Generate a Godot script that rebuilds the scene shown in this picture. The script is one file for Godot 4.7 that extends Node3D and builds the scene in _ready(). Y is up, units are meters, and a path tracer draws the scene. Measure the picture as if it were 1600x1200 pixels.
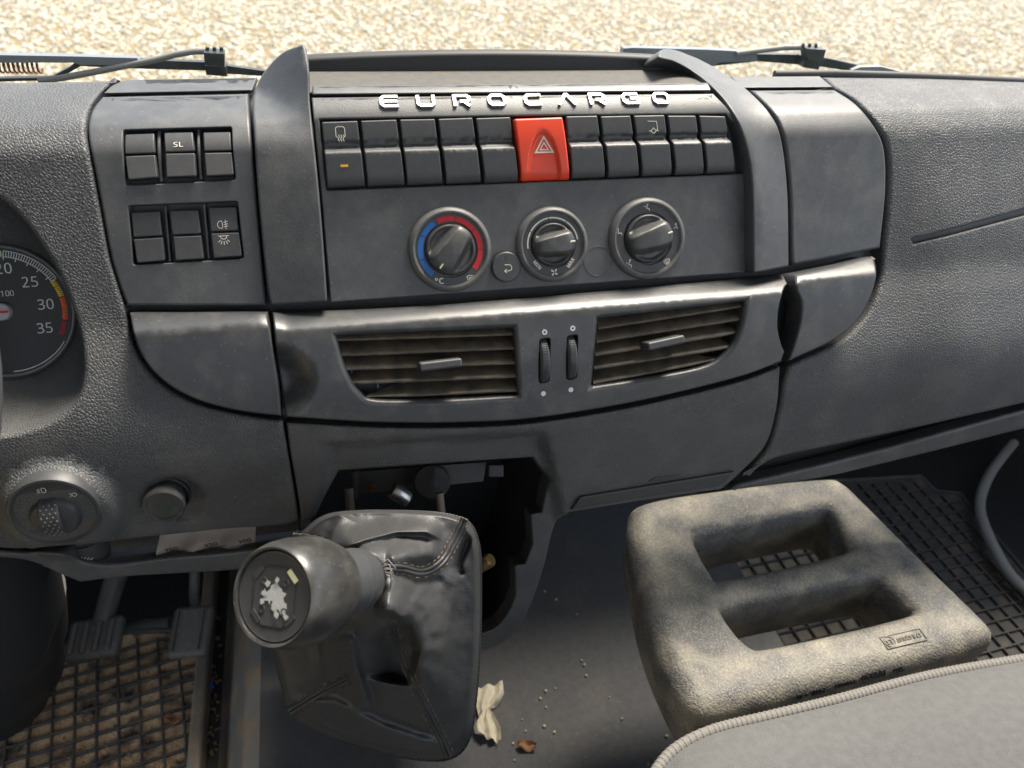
extends Node3D
# Truck cab: dashboard, gear lever, folded headrest, seen from the driver's place.
# x right across the cab, y up from the cab floor, -z forward. Metres.

const F := 1203.4
var C := Vector3(0, 0.95, 0)
var R := Vector3.ZERO
var U := Vector3.ZERO
var FW := Vector3.ZERO
var O := Vector3.ZERO
var EU := Vector3(1, 0, 0)
var EV := Vector3.ZERO
var EN := Vector3.ZERO
var M := {}
var used := {}

# ---------- mesh collector ----------
class MB:
	var v := PackedVector3Array()
	var n := PackedVector3Array()
	var c := PackedColorArray()
	var i := PackedInt32Array()
	var col := Color(1, 1, 1)
	func add(p: Vector3, nn: Vector3) -> int:
		v.append(p); n.append(nn); c.append(col)
		return v.size() - 1
	func tri(a: int, b: int, d: int):
		var g = (v[b] - v[a]).cross(v[d] - v[a])
		if g.length_squared() < 1e-20: return
		if g.dot(n[a] + n[b] + n[d]) > 0.0:
			i.append(a); i.append(d); i.append(b)
		else:
			i.append(a); i.append(b); i.append(d)
	func quad(a: int, b: int, d: int, e: int):
		tri(a, b, d); tri(a, d, e)
	func face(p0: Vector3, p1: Vector3, p2: Vector3, p3: Vector3, out := Vector3.ZERO):
		var g = (p1 - p0).cross(p3 - p0).normalized()
		if out != Vector3.ZERO and g.dot(out) < 0: g = -g
		quad(add(p0, g), add(p1, g), add(p2, g), add(p3, g))
	func grid(ps: Array, closed_u := false, closed_v := false, flip_to := Vector3.ZERO, sgn := 1.0):
		# ps[row][col]; smooth normals by central difference; sgn picks the side
		var nr = ps.size(); var nc = ps[0].size(); var b = v.size()
		for r in nr:
			for k in nc:
				var r0 = (r - 1 + nr) % nr if closed_v else maxi(r - 1, 0)
				var r1 = (r + 1) % nr if closed_v else mini(r + 1, nr - 1)
				var k0 = (k - 1 + nc) % nc if closed_u else maxi(k - 1, 0)
				var k1 = (k + 1) % nc if closed_u else mini(k + 1, nc - 1)
				var g = (ps[r][k1] - ps[r][k0]).cross(ps[r1][k] - ps[r0][k])
				g = g.normalized() * sgn
				if flip_to != Vector3.ZERO and g.dot(flip_to) < 0: g = -g
				add(ps[r][k], g)
		for r in (nr if closed_v else nr - 1):
			for k in (nc if closed_u else nc - 1):
				var r1 = (r + 1) % nr; var k1 = (k + 1) % nc
				quad(b + r * nc + k, b + r * nc + k1, b + r1 * nc + k1, b + r1 * nc + k)
	func box(t: Transform3D, s: Vector3, r := 0.0, seg := 2):
		# box of size s, edges rounded by r, centred on t
		var h = s * 0.5
		r = minf(r, minf(h.x, minf(h.y, h.z)) * 0.98)
		if r <= 0.0:
			for ax in 3:
				for sg in [-1.0, 1.0]:
					var nn = Vector3.ZERO; nn[ax] = sg
					var a = (ax + 1) % 3; var bb = (ax + 2) % 3
					var q = []
					for w in [[-1, -1], [1, -1], [1, 1], [-1, 1]]:
						var p = Vector3.ZERO
						p[ax] = sg * h[ax]; p[a] = w[0] * h[a]; p[bb] = w[1] * h[bb]
						q.append(add(t * p, (t.basis * nn).normalized()))
					quad(q[0], q[1], q[2], q[3])
			return
		var inner = h - Vector3(r, r, r)
		var cs = []
		for k in seg + 1: cs.append([-1.0, -tan(PI / 4 * (1.0 - float(k) / seg))])
		for k in seg + 1: cs.append([1.0, tan(PI / 4 * float(k) / seg)])
		for ax in 3:
			for sg in [-1.0, 1.0]:
				var a = (ax + 1) % 3; var bb = (ax + 2) % 3
				var b0 = v.size()
				for y in cs:
					for x in cs:
						var d = Vector3.ZERO
						d[ax] = sg; d[a] = x[1]; d[bb] = y[1]
						d = d.normalized()
						var p = Vector3.ZERO
						p[ax] = sg * inner[ax]; p[a] = x[0] * inner[a]; p[bb] = y[0] * inner[bb]
						add(t * (p + d * r), (t.basis * d).normalized())
				var m = cs.size()
				for y in m - 1:
					for x in m - 1:
						quad(b0 + y * m + x, b0 + y * m + x + 1, b0 + (y + 1) * m + x + 1, b0 + (y + 1) * m + x)
	func lathe(t: Transform3D, prof: Array, seg := 48, a0 := 0.0, a1 := TAU, fx := 1.0):
		# prof: [radius, z]; turned round t's z axis; corners over 35 degrees stay sharp
		var segs = []
		for k in prof.size() - 1:
			var d = Vector2(prof[k + 1][0] - prof[k][0], prof[k + 1][1] - prof[k][1]).normalized()
			segs.append(Vector2(d.y, -d.x))
		for k in prof.size() - 1:
			var na = segs[k]; var nb = segs[k]
			if k > 0 and segs[k - 1].dot(segs[k]) > 0.8: na = (segs[k - 1] + segs[k]).normalized()
			if k < segs.size() - 1 and segs[k + 1].dot(segs[k]) > 0.8: nb = (segs[k + 1] + segs[k]).normalized()
			var b = v.size()
			for j in seg + 1:
				var a = a0 + (a1 - a0) * j / seg
				var e = Vector3(cos(a) * fx, sin(a), 0)
				add(t * (e * prof[k][0] + Vector3(0, 0, prof[k][1])), (t.basis * (e * na.x + Vector3(0, 0, na.y))).normalized())
				add(t * (e * prof[k + 1][0] + Vector3(0, 0, prof[k + 1][1])), (t.basis * (e * nb.x + Vector3(0, 0, nb.y))).normalized())
			for j in seg:
				quad(b + j * 2, b + j * 2 + 2, b + j * 2 + 3, b + j * 2 + 1)
	func tube(pts: Array, rad, seg := 10, caps := true):
		var nr = pts.size(); var b = v.size()
		var up = Vector3(0.3, 1, 0.2)
		for r in nr:
			var d = (pts[mini(r + 1, nr - 1)] - pts[maxi(r - 1, 0)]).normalized()
			var x = up.cross(d).normalized(); var y = d.cross(x)
			var rr = rad[r] if rad is Array else rad
			for k in seg:
				var a = TAU * k / seg
				var e = x * cos(a) + y * sin(a)
				add(pts[r] + e * rr, e)
		for r in nr - 1:
			for k in seg:
				quad(b + r * seg + k, b + r * seg + (k + 1) % seg, b + (r + 1) * seg + (k + 1) % seg, b + (r + 1) * seg + k)
		if caps:
			for e in [0, nr - 1]:
				var d = (pts[1] - pts[0]).normalized() * -1.0 if e == 0 else (pts[nr - 1] - pts[nr - 2]).normalized()
				var cc = add(pts[e], d); var f = []
				for k in seg: f.append(add(v[b + e * seg + k], d))
				for k in seg: tri(cc, f[k], f[(k + 1) % seg])
	func strokes(t: Transform3D, paths: Array, w: float, th: float):
		# flat raised lines in t's xy plane
		for path in paths:
			var m = path.size(); var l = []; var rr = []
			var closed = m > 2 and (path[0] - path[m - 1]).length() < 1e-7
			for k in m:
				var p0 = path[k - 1] if k > 0 else (path[m - 2] if closed else path[0])
				var p1 = path[k + 1] if k < m - 1 else (path[1] if closed else path[m - 1])
				var d0 = (path[k] - p0).normalized(); var d1 = (p1 - path[k]).normalized()
				if d0 == Vector2.ZERO: d0 = d1
				if d1 == Vector2.ZERO: d1 = d0
				var nn = (d0.orthogonal() + d1.orthogonal()).normalized()
				var s = 1.0 / maxf(0.45, nn.dot(d0.orthogonal()))
				l.append(path[k] + nn * w * 0.5 * s); rr.append(path[k] - nn * w * 0.5 * s)
			for k in m - 1:
				var q = []
				for z in [0.0, th]:
					for p in [l[k], l[k + 1], rr[k + 1], rr[k]]:
						q.append(t * Vector3(p.x, p.y, z))
				face(q[4], q[5], q[6], q[7], t.basis.z)
				face(q[0], q[1], q[5], q[4], q[0] - q[3])
				face(q[3], q[2], q[6], q[7], q[3] - q[0])
				if not closed and k == 0: face(q[0], q[3], q[7], q[4], q[0] - q[1])
				if not closed and k == m - 2: face(q[1], q[2], q[6], q[5], q[1] - q[0])
	func poly(t: Transform3D, pl: PackedVector2Array, th: float):
		# a flat plate with that outline, th thick, top at z = th
		var ix = Geometry2D.triangulate_polygon(pl)
		var b = v.size()
		for p in pl: add(t * Vector3(p.x, p.y, th), t.basis.z.normalized())
		for k in range(0, ix.size(), 3): tri(b + ix[k], b + ix[k + 1], b + ix[k + 2])
		var cw = Geometry2D.is_polygon_clockwise(pl)
		for k in pl.size():
			var p = pl[k]; var q = pl[(k + 1) % pl.size()]
			var o2 = (q - p).orthogonal() * (-1.0 if cw else 1.0)
			face(t * Vector3(p.x, p.y, 0), t * Vector3(q.x, q.y, 0), t * Vector3(q.x, q.y, th), t * Vector3(p.x, p.y, th), t.basis * Vector3(-o2.x, -o2.y, 0) * -1.0)
	func mesh() -> ArrayMesh:
		var a = []; a.resize(Mesh.ARRAY_MAX)
		a[Mesh.ARRAY_VERTEX] = v; a[Mesh.ARRAY_NORMAL] = n; a[Mesh.ARRAY_COLOR] = c; a[Mesh.ARRAY_INDEX] = i
		var m = ArrayMesh.new()
		m.add_surface_from_arrays(Mesh.PRIMITIVE_TRIANGLES, a)
		return m

# ---------- photograph pixels and places ----------
func ray(x: float, y: float) -> Vector3:
	return FW + R * ((x - 800.0) / F) + U * ((600.0 - y) / F)
func at(x: float, y: float, d: float) -> Vector3:
	return C + ray(x, y) * d
func on_y(x: float, y: float, h: float) -> Vector3:
	var d = ray(x, y)
	return C + d * ((h - C.y) / d.y)
func on_plane(x: float, y: float, p: Vector3, nn: Vector3) -> Vector3:
	var d = ray(x, y)
	return C + d * ((p - C).dot(nn) / d.dot(nn))

# dashboard frame: u across, v down the face, n out of it
func W(u: float, v: float, n: float) -> Vector3:
	return O + EU * u + EV * v + EN * n
func flat(x: float, y: float, n: float) -> Vector2:
	var p = on_plane(x, y, O + EN * n, EN) - O
	return Vector2(p.dot(EU), p.dot(EV))
func duv(x: float, y: float, h: Callable, off: float) -> Vector2:
	var n = off; var q = Vector2.ZERO
	for k in 14:
		q = flat(x, y, n)
		n = lerpf(n, h.call(q.x, q.y) + off, 0.75)
	return q
func nrm(u: float, v: float, h: Callable) -> Vector3:
	var e = 0.0008
	var hu = (h.call(u + e, v) - h.call(u - e, v)) / (2 * e)
	var hv = (h.call(u, v + e) - h.call(u, v - e)) / (2 * e)
	return (EN - EU * hu - EV * hv).normalized()
func frame(x: float, y: float, h: Callable, off := 0.0) -> Transform3D:
	# on the surface h at that pixel: x across, y up the surface, z out of it
	var q = duv(x, y, h, off)
	return frame_uv(q.x, q.y, h, off)
func frame_uv(u: float, v: float, h: Callable, off := 0.0) -> Transform3D:
	var z = nrm(u, v, h)
	var xx = (EU - z * EU.dot(z)).normalized()
	return Transform3D(Basis(xx, z.cross(xx), z), W(u, v, h.call(u, v) + off))

func table(t: Array, x: float) -> float:
	# smooth curve through [x, y] pairs
	var m = t.size()
	if x <= t[0][0]: return t[0][1] + (x - t[0][0]) * (t[1][1] - t[0][1]) / (t[1][0] - t[0][0])
	if x >= t[m - 1][0]: return t[m - 1][1] + (x - t[m - 1][0]) * (t[m - 1][1] - t[m - 2][1]) / (t[m - 1][0] - t[m - 2][0])
	for k in m - 1:
		if x <= t[k + 1][0]:
			var w = t[k + 1][0] - t[k][0]
			var s = (x - t[k][0]) / w
			var d1 = (t[k + 1][1] - t[k][1]) / w
			var d0 = (t[k][1] - t[k - 1][1]) / (t[k][0] - t[k - 1][0]) if k > 0 else d1
			var d2 = (t[k + 2][1] - t[k + 1][1]) / (t[k + 2][0] - t[k + 1][0]) if k < m - 2 else d1
			var m0 = 0.0 if d0 * d1 <= 0 else 2 * d0 * d1 / (d0 + d1)
			var m1 = 0.0 if d2 * d1 <= 0 else 2 * d2 * d1 / (d2 + d1)
			if k == 0: m0 = d1
			if k == m - 2: m1 = d1
			var s2 = s * s; var s3 = s2 * s
			return t[k][1] * (2 * s3 - 3 * s2 + 1) + m0 * w * (s3 - 2 * s2 + s) + t[k + 1][1] * (-2 * s3 + 3 * s2) + m1 * w * (s3 - s2)
	return 0.0

# ---------- outlines ----------
func curve(pts: Array, closed := true) -> PackedVector2Array:
	# Catmull-Rom through [x, y]; a third entry marks a corner
	var out = PackedVector2Array(); var m = pts.size()
	for k in (m if closed else m - 1):
		var p1 = Vector2(pts[k][0], pts[k][1]); var p2 = Vector2(pts[(k + 1) % m][0], pts[(k + 1) % m][1])
		var p0 = Vector2(pts[(k - 1 + m) % m][0], pts[(k - 1 + m) % m][1]) if (closed or k > 0) else p1
		var p3 = Vector2(pts[(k + 2) % m][0], pts[(k + 2) % m][1]) if (closed or k < m - 2) else p2
		var c1 = pts[k].size() > 2; var c2 = pts[(k + 1) % m].size() > 2
		if c1: p0 = p1 * 2 - p2 if not c2 else p1
		if c2: p3 = p2 * 2 - p1 if not c1 else p2
		if c1 and c2:
			out.append(p1)
			continue
		for j in 6:
			var s = j / 6.0
			out.append(0.5 * ((2 * p1) + (p2 - p0) * s + (2 * p0 - 5 * p1 + 4 * p2 - p3) * s * s + (3 * p1 - p0 - 3 * p2 + p3) * s * s * s))
	if not closed: out.append(Vector2(pts[m - 1][0], pts[m - 1][1]))
	return out
func resample(pl: PackedVector2Array, ds: float) -> PackedVector2Array:
	var out = PackedVector2Array()
	for k in pl.size():
		var a = pl[k]; var b = pl[(k + 1) % pl.size()]
		var m = maxi(1, int(round((b - a).length() / ds)))
		for j in m: out.append(a.lerp(b, float(j) / m))
	# drop points that nearly coincide
	var o2 = PackedVector2Array()
	for p in out:
		if o2.is_empty() or (p - o2[o2.size() - 1]).length() > ds * 0.2: o2.append(p)
	if (o2[0] - o2[o2.size() - 1]).length() < ds * 0.2: o2.remove_at(o2.size() - 1)
	return o2
func rounded(pl: PackedVector2Array, r: float) -> PackedVector2Array:
	# corners of a polygon cut round
	var out = PackedVector2Array(); var m = pl.size()
	for k in m:
		var a = pl[(k - 1 + m) % m]; var p = pl[k]; var b = pl[(k + 1) % m]
		var da = a - p; var db = b - p
		var l = minf(r, minf(da.length(), db.length()) * 0.45)
		var q0 = p + da.normalized() * l; var q1 = p + db.normalized() * l
		for j in 5:
			var s = j / 4.0
			out.append(q0.lerp(p, s).lerp(p.lerp(q1, s), s))
	return out
func inward(pl: PackedVector2Array, ccw_in: bool) -> PackedVector2Array:
	var out = PackedVector2Array(); var m = pl.size()
	var area = 0.0
	for k in m: area += pl[k].cross(pl[(k + 1) % m])
	var sg = (1.0 if area > 0 else -1.0) * (1.0 if ccw_in else -1.0)
	for k in m:
		var d0 = (pl[k] - pl[(k - 1 + m) % m]).normalized(); var d1 = (pl[(k + 1) % m] - pl[k]).normalized()
		var a = Vector2(-d0.y, d0.x); var b = Vector2(-d1.y, d1.x)
		var nn = (a + b)
		nn = nn.normalized() if nn.length() > 0.2 else a
		nn = nn / maxf(0.6, nn.dot(a))
		out.append(nn * sg)
	return out

# A moulded panel on the dashboard: outline given in photo pixels, laid on the surface h.
func panel(px, h: Callable, off := 0.0, o := {}) -> ArrayMesh:
	var mb = MB.new()
	panel_into(mb, px, h, off, o)
	return mb.mesh()
func to_uv(px, h: Callable, off: float) -> PackedVector2Array:
	var q = PackedVector2Array()
	for p in px: q.append(duv(p[0], p[1], h, off))
	return q
func panel_into(mb: MB, px, h: Callable, off := 0.0, o := {}):
	var uvp = px if o.get("uv", false) else to_uv(px, h, off)
	var bev = o.get("bev", 0.0015); var skirt = o.get("skirt", 0.012); var step = o.get("step", 0.006); var ds = minf(o.get("ds", 0.004), step * 0.62)
	var loops = [[resample(uvp, ds), true, bev, skirt]]
	for hole in o.get("holes", []):
		var hp = hole.get("uvp") if hole.has("uvp") else to_uv(hole.px, h, off)
		loops.append([resample(hp, minf(hole.get("ds", ds), step * 0.62)), false, hole.get("bev", bev), hole.get("depth", 0.012)])
	var pts = PackedVector2Array(); var ids = []
	var tops = []
	for L in loops:
		var pl: PackedVector2Array = L[0]
		var inn = inward(pl, L[1]); var m = pl.size()
		if L[1]:
			for j in m: pl[j] += inn[j] * o.get("gap", 0.00062)
		var rings = []
		var K = 3
		for k in K + 2:
			var ring = []
			var a = PI / 2 * (k - 1) / float(K)
			for j in m:
				var ins = 0.0; var dep = -L[3]; var ca = 1.0; var sa = 0.0
				if k > 0:
					ins = L[2] * (1 - cos(a)); dep = -L[2] * (1 - sin(a)); ca = cos(a); sa = sin(a)
				var q = pl[j] + inn[j] * ins
				var top = nrm(q.x, q.y, h)
				var ou = -(EU * inn[j].x + EV * inn[j].y).normalized()
				ring.append(mb.add(W(q.x, q.y, h.call(q.x, q.y) + off + dep), (ou * ca + top * sa).normalized()))
				if k == K + 1:
					pts.append(q); ids.append(ring[j])
			rings.append(ring)
		for k in K + 1:
			for j in m:
				mb.quad(rings[k][j], rings[k][(j + 1) % m], rings[k + 1][(j + 1) % m], rings[k + 1][j])
		var tp = PackedVector2Array()
		for j in m: tp.append(pl[j] + inn[j] * L[2])
		tops.append(tp)
	var lo = tops[0][0]; var hi = tops[0][0]
	for p in tops[0]:
		lo = lo.min(p); hi = hi.max(p)
	var nx = int((hi.x - lo.x) / step); var ny = int((hi.y - lo.y) / step)
	var grown = []
	for k in tops.size():
		var g = Geometry2D.offset_polygon(tops[k], -step * 0.45 if k == 0 else step * 0.45)
		grown.append(g)
	var rng = RandomNumberGenerator.new(); rng.seed = 7
	for a in nx + 1:
		for b in ny + 1:
			var p = lo + Vector2((a + 0.5 + rng.randf_range(-0.2, 0.2) + 0.25 * (b % 2)) * step, (b + 0.5 + rng.randf_range(-0.2, 0.2)) * step)
			var ok = false
			for g in grown[0]:
				if Geometry2D.is_point_in_polygon(p, g): ok = true
			if not ok: continue
			for k in range(1, grown.size()):
				for g in grown[k]:
					if Geometry2D.is_point_in_polygon(p, g): ok = false
			if not ok: continue
			pts.append(p)
			ids.append(mb.add(W(p.x, p.y, h.call(p.x, p.y) + off), nrm(p.x, p.y, h)))
	var big = PackedVector2Array()
	for p in pts: big.append((p - lo) * 1000.0)
	var ix = Geometry2D.triangulate_delaunay(big)
	var edge = {}
	for k in range(0, ix.size(), 3):
		var c = (pts[ix[k]] + pts[ix[k + 1]] + pts[ix[k + 2]]) / 3.0
		if not Geometry2D.is_point_in_polygon(c, tops[0]): continue
		var bad = false
		for t in range(1, tops.size()):
			if Geometry2D.is_point_in_polygon(c, tops[t]): bad = true
		if bad: continue
		mb.tri(ids[ix[k]], ids[ix[k + 1]], ids[ix[k + 2]])
		for e in 3:
			var p = ix[k + e]; var q = ix[k + (e + 1) % 3]
			var key = Vector2i(mini(p, q), maxi(p, q))
			edge[key] = edge.get(key, 0) + 1
	# close what the triangulation left open: edges used once that are no rim, and rim edges not used
	var start = 0; var next = {}
	for tp in tops:
		for j in tp.size():
			var p = start + j; var q = start + (j + 1) % tp.size()
			var key = Vector2i(mini(p, q), maxi(p, q))
			edge[key] = edge.get(key, 0) + 1
		start += tp.size()
	for key in edge:
		if edge[key] == 1:
			next.get_or_add(key.x, []).append(key.y); next.get_or_add(key.y, []).append(key.x)
	for first in next.keys():
		if next[first].is_empty(): continue
		var loop = [first]; var at_ = first
		while loop.size() < 14 and not next[at_].is_empty():
			var to = next[at_].pop_back(); next[to].erase(at_)
			if to == first: break
			loop.append(to); at_ = to
		for j in range(1, loop.size() - 1): mb.tri(ids[loop[0]], ids[loop[j]], ids[loop[j + 1]])

# ---------- nodes ----------
func numbered(called: String) -> String:
	used[called] = used.get(called, -1) + 1
	return called if used[called] == 0 else "%s_%03d" % [called, used[called]]
func thing(called: String, label: String, category: String, base: Vector3, group := "") -> Node3D:
	var o = Node3D.new(); o.name = numbered(called); add_child(o); o.position = base
	o.set_meta("label", label); o.set_meta("category", category)
	if group: o.set_meta("group", group)
	return o
func part(parent: Node3D, called: String, mesh, mat: Material, label := "") -> MeshInstance3D:
	# meshes are laid out in world positions: undo the thing's own place
	var o = MeshInstance3D.new(); o.name = called
	o.mesh = mesh.mesh() if mesh is MB else mesh
	o.material_override = mat
	if parent.get_parent() == self: o.position = -parent.position
	parent.add_child(o, true)
	if label: o.set_meta("label", label)
	return o
func single(called: String, mesh, mat: Material, label: String, category: String, group := "") -> MeshInstance3D:
	var o = MeshInstance3D.new(); o.name = numbered(called)
	o.mesh = mesh.mesh() if mesh is MB else mesh
	o.material_override = mat
	add_child(o)
	o.set_meta("label", label); o.set_meta("category", category)
	if group: o.set_meta("group", group)
	return o
func structure(called: String, mesh, mat: Material) -> MeshInstance3D:
	var o = MeshInstance3D.new(); o.name = numbered(called)
	o.mesh = mesh.mesh() if mesh is MB else mesh
	o.material_override = mat
	add_child(o); o.set_meta("kind", "structure")
	return o
var fonts := {}
func text_part(parent: Node3D, called: String, s: String, height: float, t: Transform3D, mat: Material, bold := false, wide := 1.0, th := 0.00012) -> MeshInstance3D:
	var key = "b" if bold else "r"
	if not fonts.has(key):
		var f = SystemFont.new(); f.font_names = PackedStringArray(["Droid Sans"])
		if bold: f.font_weight = 700
		fonts[key] = f
	var tm = TextMesh.new(); tm.font = fonts[key]; tm.text = s; tm.font_size = 32; tm.pixel_size = height / 23.0; tm.depth = th
	tm.curve_step = 1.5
	var o = MeshInstance3D.new(); o.name = called; o.mesh = tm; o.material_override = mat
	var b = Basis(t.basis.x * wide, t.basis.y, t.basis.z)
	var shift = Vector3.ZERO
	if parent.get_parent() == self: shift = -parent.position
	o.transform = Transform3D(b, t.origin + t.basis.z * th * 0.5 + shift)
	parent.add_child(o, true)
	return o

# ---------- textures and materials ----------
func noise_bytes(size: int, freq: float, sd: int, oct := 4, type := FastNoiseLite.TYPE_SIMPLEX_SMOOTH, ret := FastNoiseLite.RETURN_DISTANCE) -> PackedByteArray:
	var f = FastNoiseLite.new(); f.seed = sd; f.frequency = freq; f.noise_type = type
	f.cellular_return_type = ret
	f.fractal_octaves = oct
	if oct <= 1: f.fractal_type = FastNoiseLite.FRACTAL_NONE
	var im = f.get_seamless_image(size, size, false, false, 0.12, true)
	im.convert(Image.FORMAT_L8)
	return im.get_data()
func tex(size: int, fn: Callable) -> ImageTexture:
	# fn(k) gives the linear colour of pixel k
	var by = PackedByteArray(); by.resize(size * size * 3)
	for k in size * size:
		var c: Color = fn.call(k)
		by[k * 3] = int(clampf(c.r, 0, 1) * 255.0); by[k * 3 + 1] = int(clampf(c.g, 0, 1) * 255.0); by[k * 3 + 2] = int(clampf(c.b, 0, 1) * 255.0)
	return ImageTexture.create_from_image(Image.create_from_data(size, size, false, Image.FORMAT_RGB8, by))
func bump(size: int, data: PackedByteArray, strength: float) -> ImageTexture:
	var im = Image.create_from_data(size, size, false, Image.FORMAT_L8, data)
	im.convert(Image.FORMAT_RGB8)
	im.bump_map_to_normal_map(strength)
	return ImageTexture.create_from_image(im)
func dusty(size: int, base: Color, dust: Color, cover: float, hard: float, specks: float, freq: float, sd: int) -> ImageTexture:
	# base colour with drifts of dust and single specks (sRGB)
	var a = noise_bytes(size, freq, sd, 5)
	var b = noise_bytes(size, freq * 9.0, sd + 1, 2)
	var rng = RandomNumberGenerator.new(); rng.seed = sd
	return tex(size, func(k):
		var t = clampf((a[k] / 255.0 - (1.0 - cover)) * hard + 0.12 * (b[k] / 255.0 - 0.5), 0.0, 1.0)
		t *= 0.75 + 0.5 * (b[k] / 255.0 - 0.5)
		var c = base * (0.94 + 0.12 * b[k] / 255.0)
		c = c.lerp(dust, clampf(t, 0, 1))
		if rng.randf() < specks: c = c.lerp(dust, rng.randf_range(0.15, 0.6))
		return c)
func drift(size: int, dust: Color, cover: float, hard: float, most: float, freq: float, sd: int, grit := 0.0) -> ImageTexture:
	# dust colour (sRGB) with drifts as alpha
	var a = noise_bytes(size, freq, sd, 5)
	var b = noise_bytes(size, freq * 14.0, sd + 1, 2)
	var rng = RandomNumberGenerator.new(); rng.seed = sd
	var by = PackedByteArray(); by.resize(size * size * 4)
	for k in size * size:
		var t = clampf((a[k] / 255.0 - (1.0 - cover)) * hard, 0.0, 1.0) * most
		t *= 0.6 + 0.8 * b[k] / 255.0
		if rng.randf() < grit: t = maxf(t, rng.randf_range(0.2, 0.7))
		var sh = 0.92 + 0.16 * (b[k] / 255.0)
		by[k * 4] = int(clampf(dust.r * sh, 0, 1) * 255); by[k * 4 + 1] = int(clampf(dust.g * sh, 0, 1) * 255); by[k * 4 + 2] = int(clampf(dust.b * sh, 0, 1) * 255)
		by[k * 4 + 3] = int(clampf(t, 0, 1) * 255)
	return ImageTexture.create_from_image(Image.create_from_data(size, size, false, Image.FORMAT_RGBA8, by))
func mat(col: Color, rough: float, o := {}) -> StandardMaterial3D:
	var m = StandardMaterial3D.new()
	m.albedo_color = col; m.roughness = rough
	m.metallic = o.get("metal", 0.0); m.metallic_specular = o.get("spec", 0.5)
	var s = o.get("scale", 8.0)
	if o.has("tex") or o.has("nor"):
		m.uv1_triplanar = true; m.uv1_world_triplanar = true; m.uv1_triplanar_sharpness = 10.0
		m.uv1_scale = Vector3(s, s, s)
	if o.has("tex"): m.albedo_texture = o.tex
	if o.has("nor"):
		m.normal_enabled = true; m.normal_texture = o.nor; m.normal_scale = o.get("ns", 1.0)
	if o.has("dust"):
		m.detail_enabled = true; m.detail_albedo = o.dust; m.detail_blend_mode = BaseMaterial3D.BLEND_MODE_MIX
		m.detail_uv_layer = BaseMaterial3D.DETAIL_UV_2
		m.uv2_triplanar = true; m.uv2_world_triplanar = true; m.uv2_triplanar_sharpness = 10.0
		var s2 = o.get("dscale", 1.5)
		m.uv2_scale = Vector3(s2, s2, s2); m.uv2_offset = o.get("doff", Vector3.ZERO)
	if o.has("rtex"): m.roughness_texture = o.rtex
	if o.get("clear", 0.0) > 0.0:
		m.clearcoat_enabled = true; m.clearcoat = o.clear; m.clearcoat_roughness = o.get("crough", 0.2)
	return m

# ---------- surfaces of the dashboard, as height n over (u, v) ----------
const PAD := [[-0.125, -0.060], [-0.105, -0.028], [-0.0875, -0.007], [-0.07, 0.0], [0.0, 0.0], [0.03, 0.0], [0.06, 0.006], [0.10, 0.012], [0.125, 0.009], [0.15, 0.0], [0.2, -0.022], [0.3, -0.067], [0.4, -0.112]]
func h_pad(u: float, v: float) -> float:
	var n = table(PAD, v)
	# the raised ring round the light switch
	var d = Vector2((u + 0.3265) / 0.0385, (v - 0.1555) / 0.0385).length()
	n += 0.013 * smoothstep(1.05, 0.70, d)
	# dished collar of the lighter socket
	var e = Vector2((u + 0.2585) / 0.022, (v - 0.1555) / 0.022).length()
	n -= 0.007 * smoothstep(1.0, 0.55, e)
	return n
func h_right(u: float, v: float) -> float:
	# passenger side: a soft bulge, and a roll-off at its joint
	return table(PAD, v) + 0.010 * smoothstep(0.29, 0.36, u) * smoothstep(-0.1, 0.02, v) - 0.004
const CEN := [[-0.135, -0.054], [-0.113, -0.0165], [-0.108, -0.0110], [-0.09, -0.0003], [-0.0885, 0.0], [0.0, 0.0], [0.05, 0.0]]
func h_cen(_u: float, v: float) -> float:
	return table(CEN, v)
const TRIM := [[0.0, -0.006], [0.0285, -0.004], [0.031, -0.001], [0.043, 0.0185], [0.047, 0.0215], [0.052, 0.022], [0.13, 0.014], [0.2, 0.004]]
func h_trim(u: float, v: float) -> float:
	var q = u - 0.01
	return table(TRIM, v + 0.006 * smoothstep(-0.17, -0.19, u)) - 0.05 * q * q
func h_fin_l(u: float, v: float) -> float:
	var ridge = table([[-0.16, -0.030], [-0.13, -0.016], [-0.09, 0.0], [-0.05, 0.011], [0.0, 0.0135], [0.05, 0.012]], v)
	var k = table([[-0.16, 1.1], [-0.11, 0.75], [-0.07, 0.18], [0.0, 0.12], [0.05, 0.12]], v)
	var ur = table([[-0.14, -0.146], [-0.1, -0.141], [0.0, -0.1385], [0.04, -0.1385]], v)
	var d = maxf(0.0, ur - u)
	return smax(ridge - k * d - 2.0 * d * d, table(PAD, v) + 0.003, 0.006)
func h_fin_r(u: float, v: float) -> float:
	var ridge = table([[-0.16, -0.045], [-0.13, -0.028], [-0.11, -0.012], [-0.08, 0.006], [-0.04, 0.012], [0.0, 0.0135], [0.05, 0.012]], v)
	var ur = table([[-0.15, 0.10], [-0.13, 0.118], [-0.11, 0.14], [-0.09, 0.157], [-0.06, 0.168], [-0.03, 0.172], [0.0, 0.174], [0.04, 0.174]], v)
	var k = table([[-0.16, 0.6], [-0.11, 0.5], [-0.07, 0.25], [0.0, 0.18], [0.05, 0.18]], v)
	var d = maxf(0.0, u - ur)
	return smax(ridge - k * d - 2.0 * d * d, table(PAD, v) + 0.003, 0.006)

func tone(g: float, b := 0.0) -> Color:
	# neutral grey of that linear reflectance, a little to blue with b
	return Color(g * (1.0 - b), g, g * (1.0 + b * 1.5)).linear_to_srgb()

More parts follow.
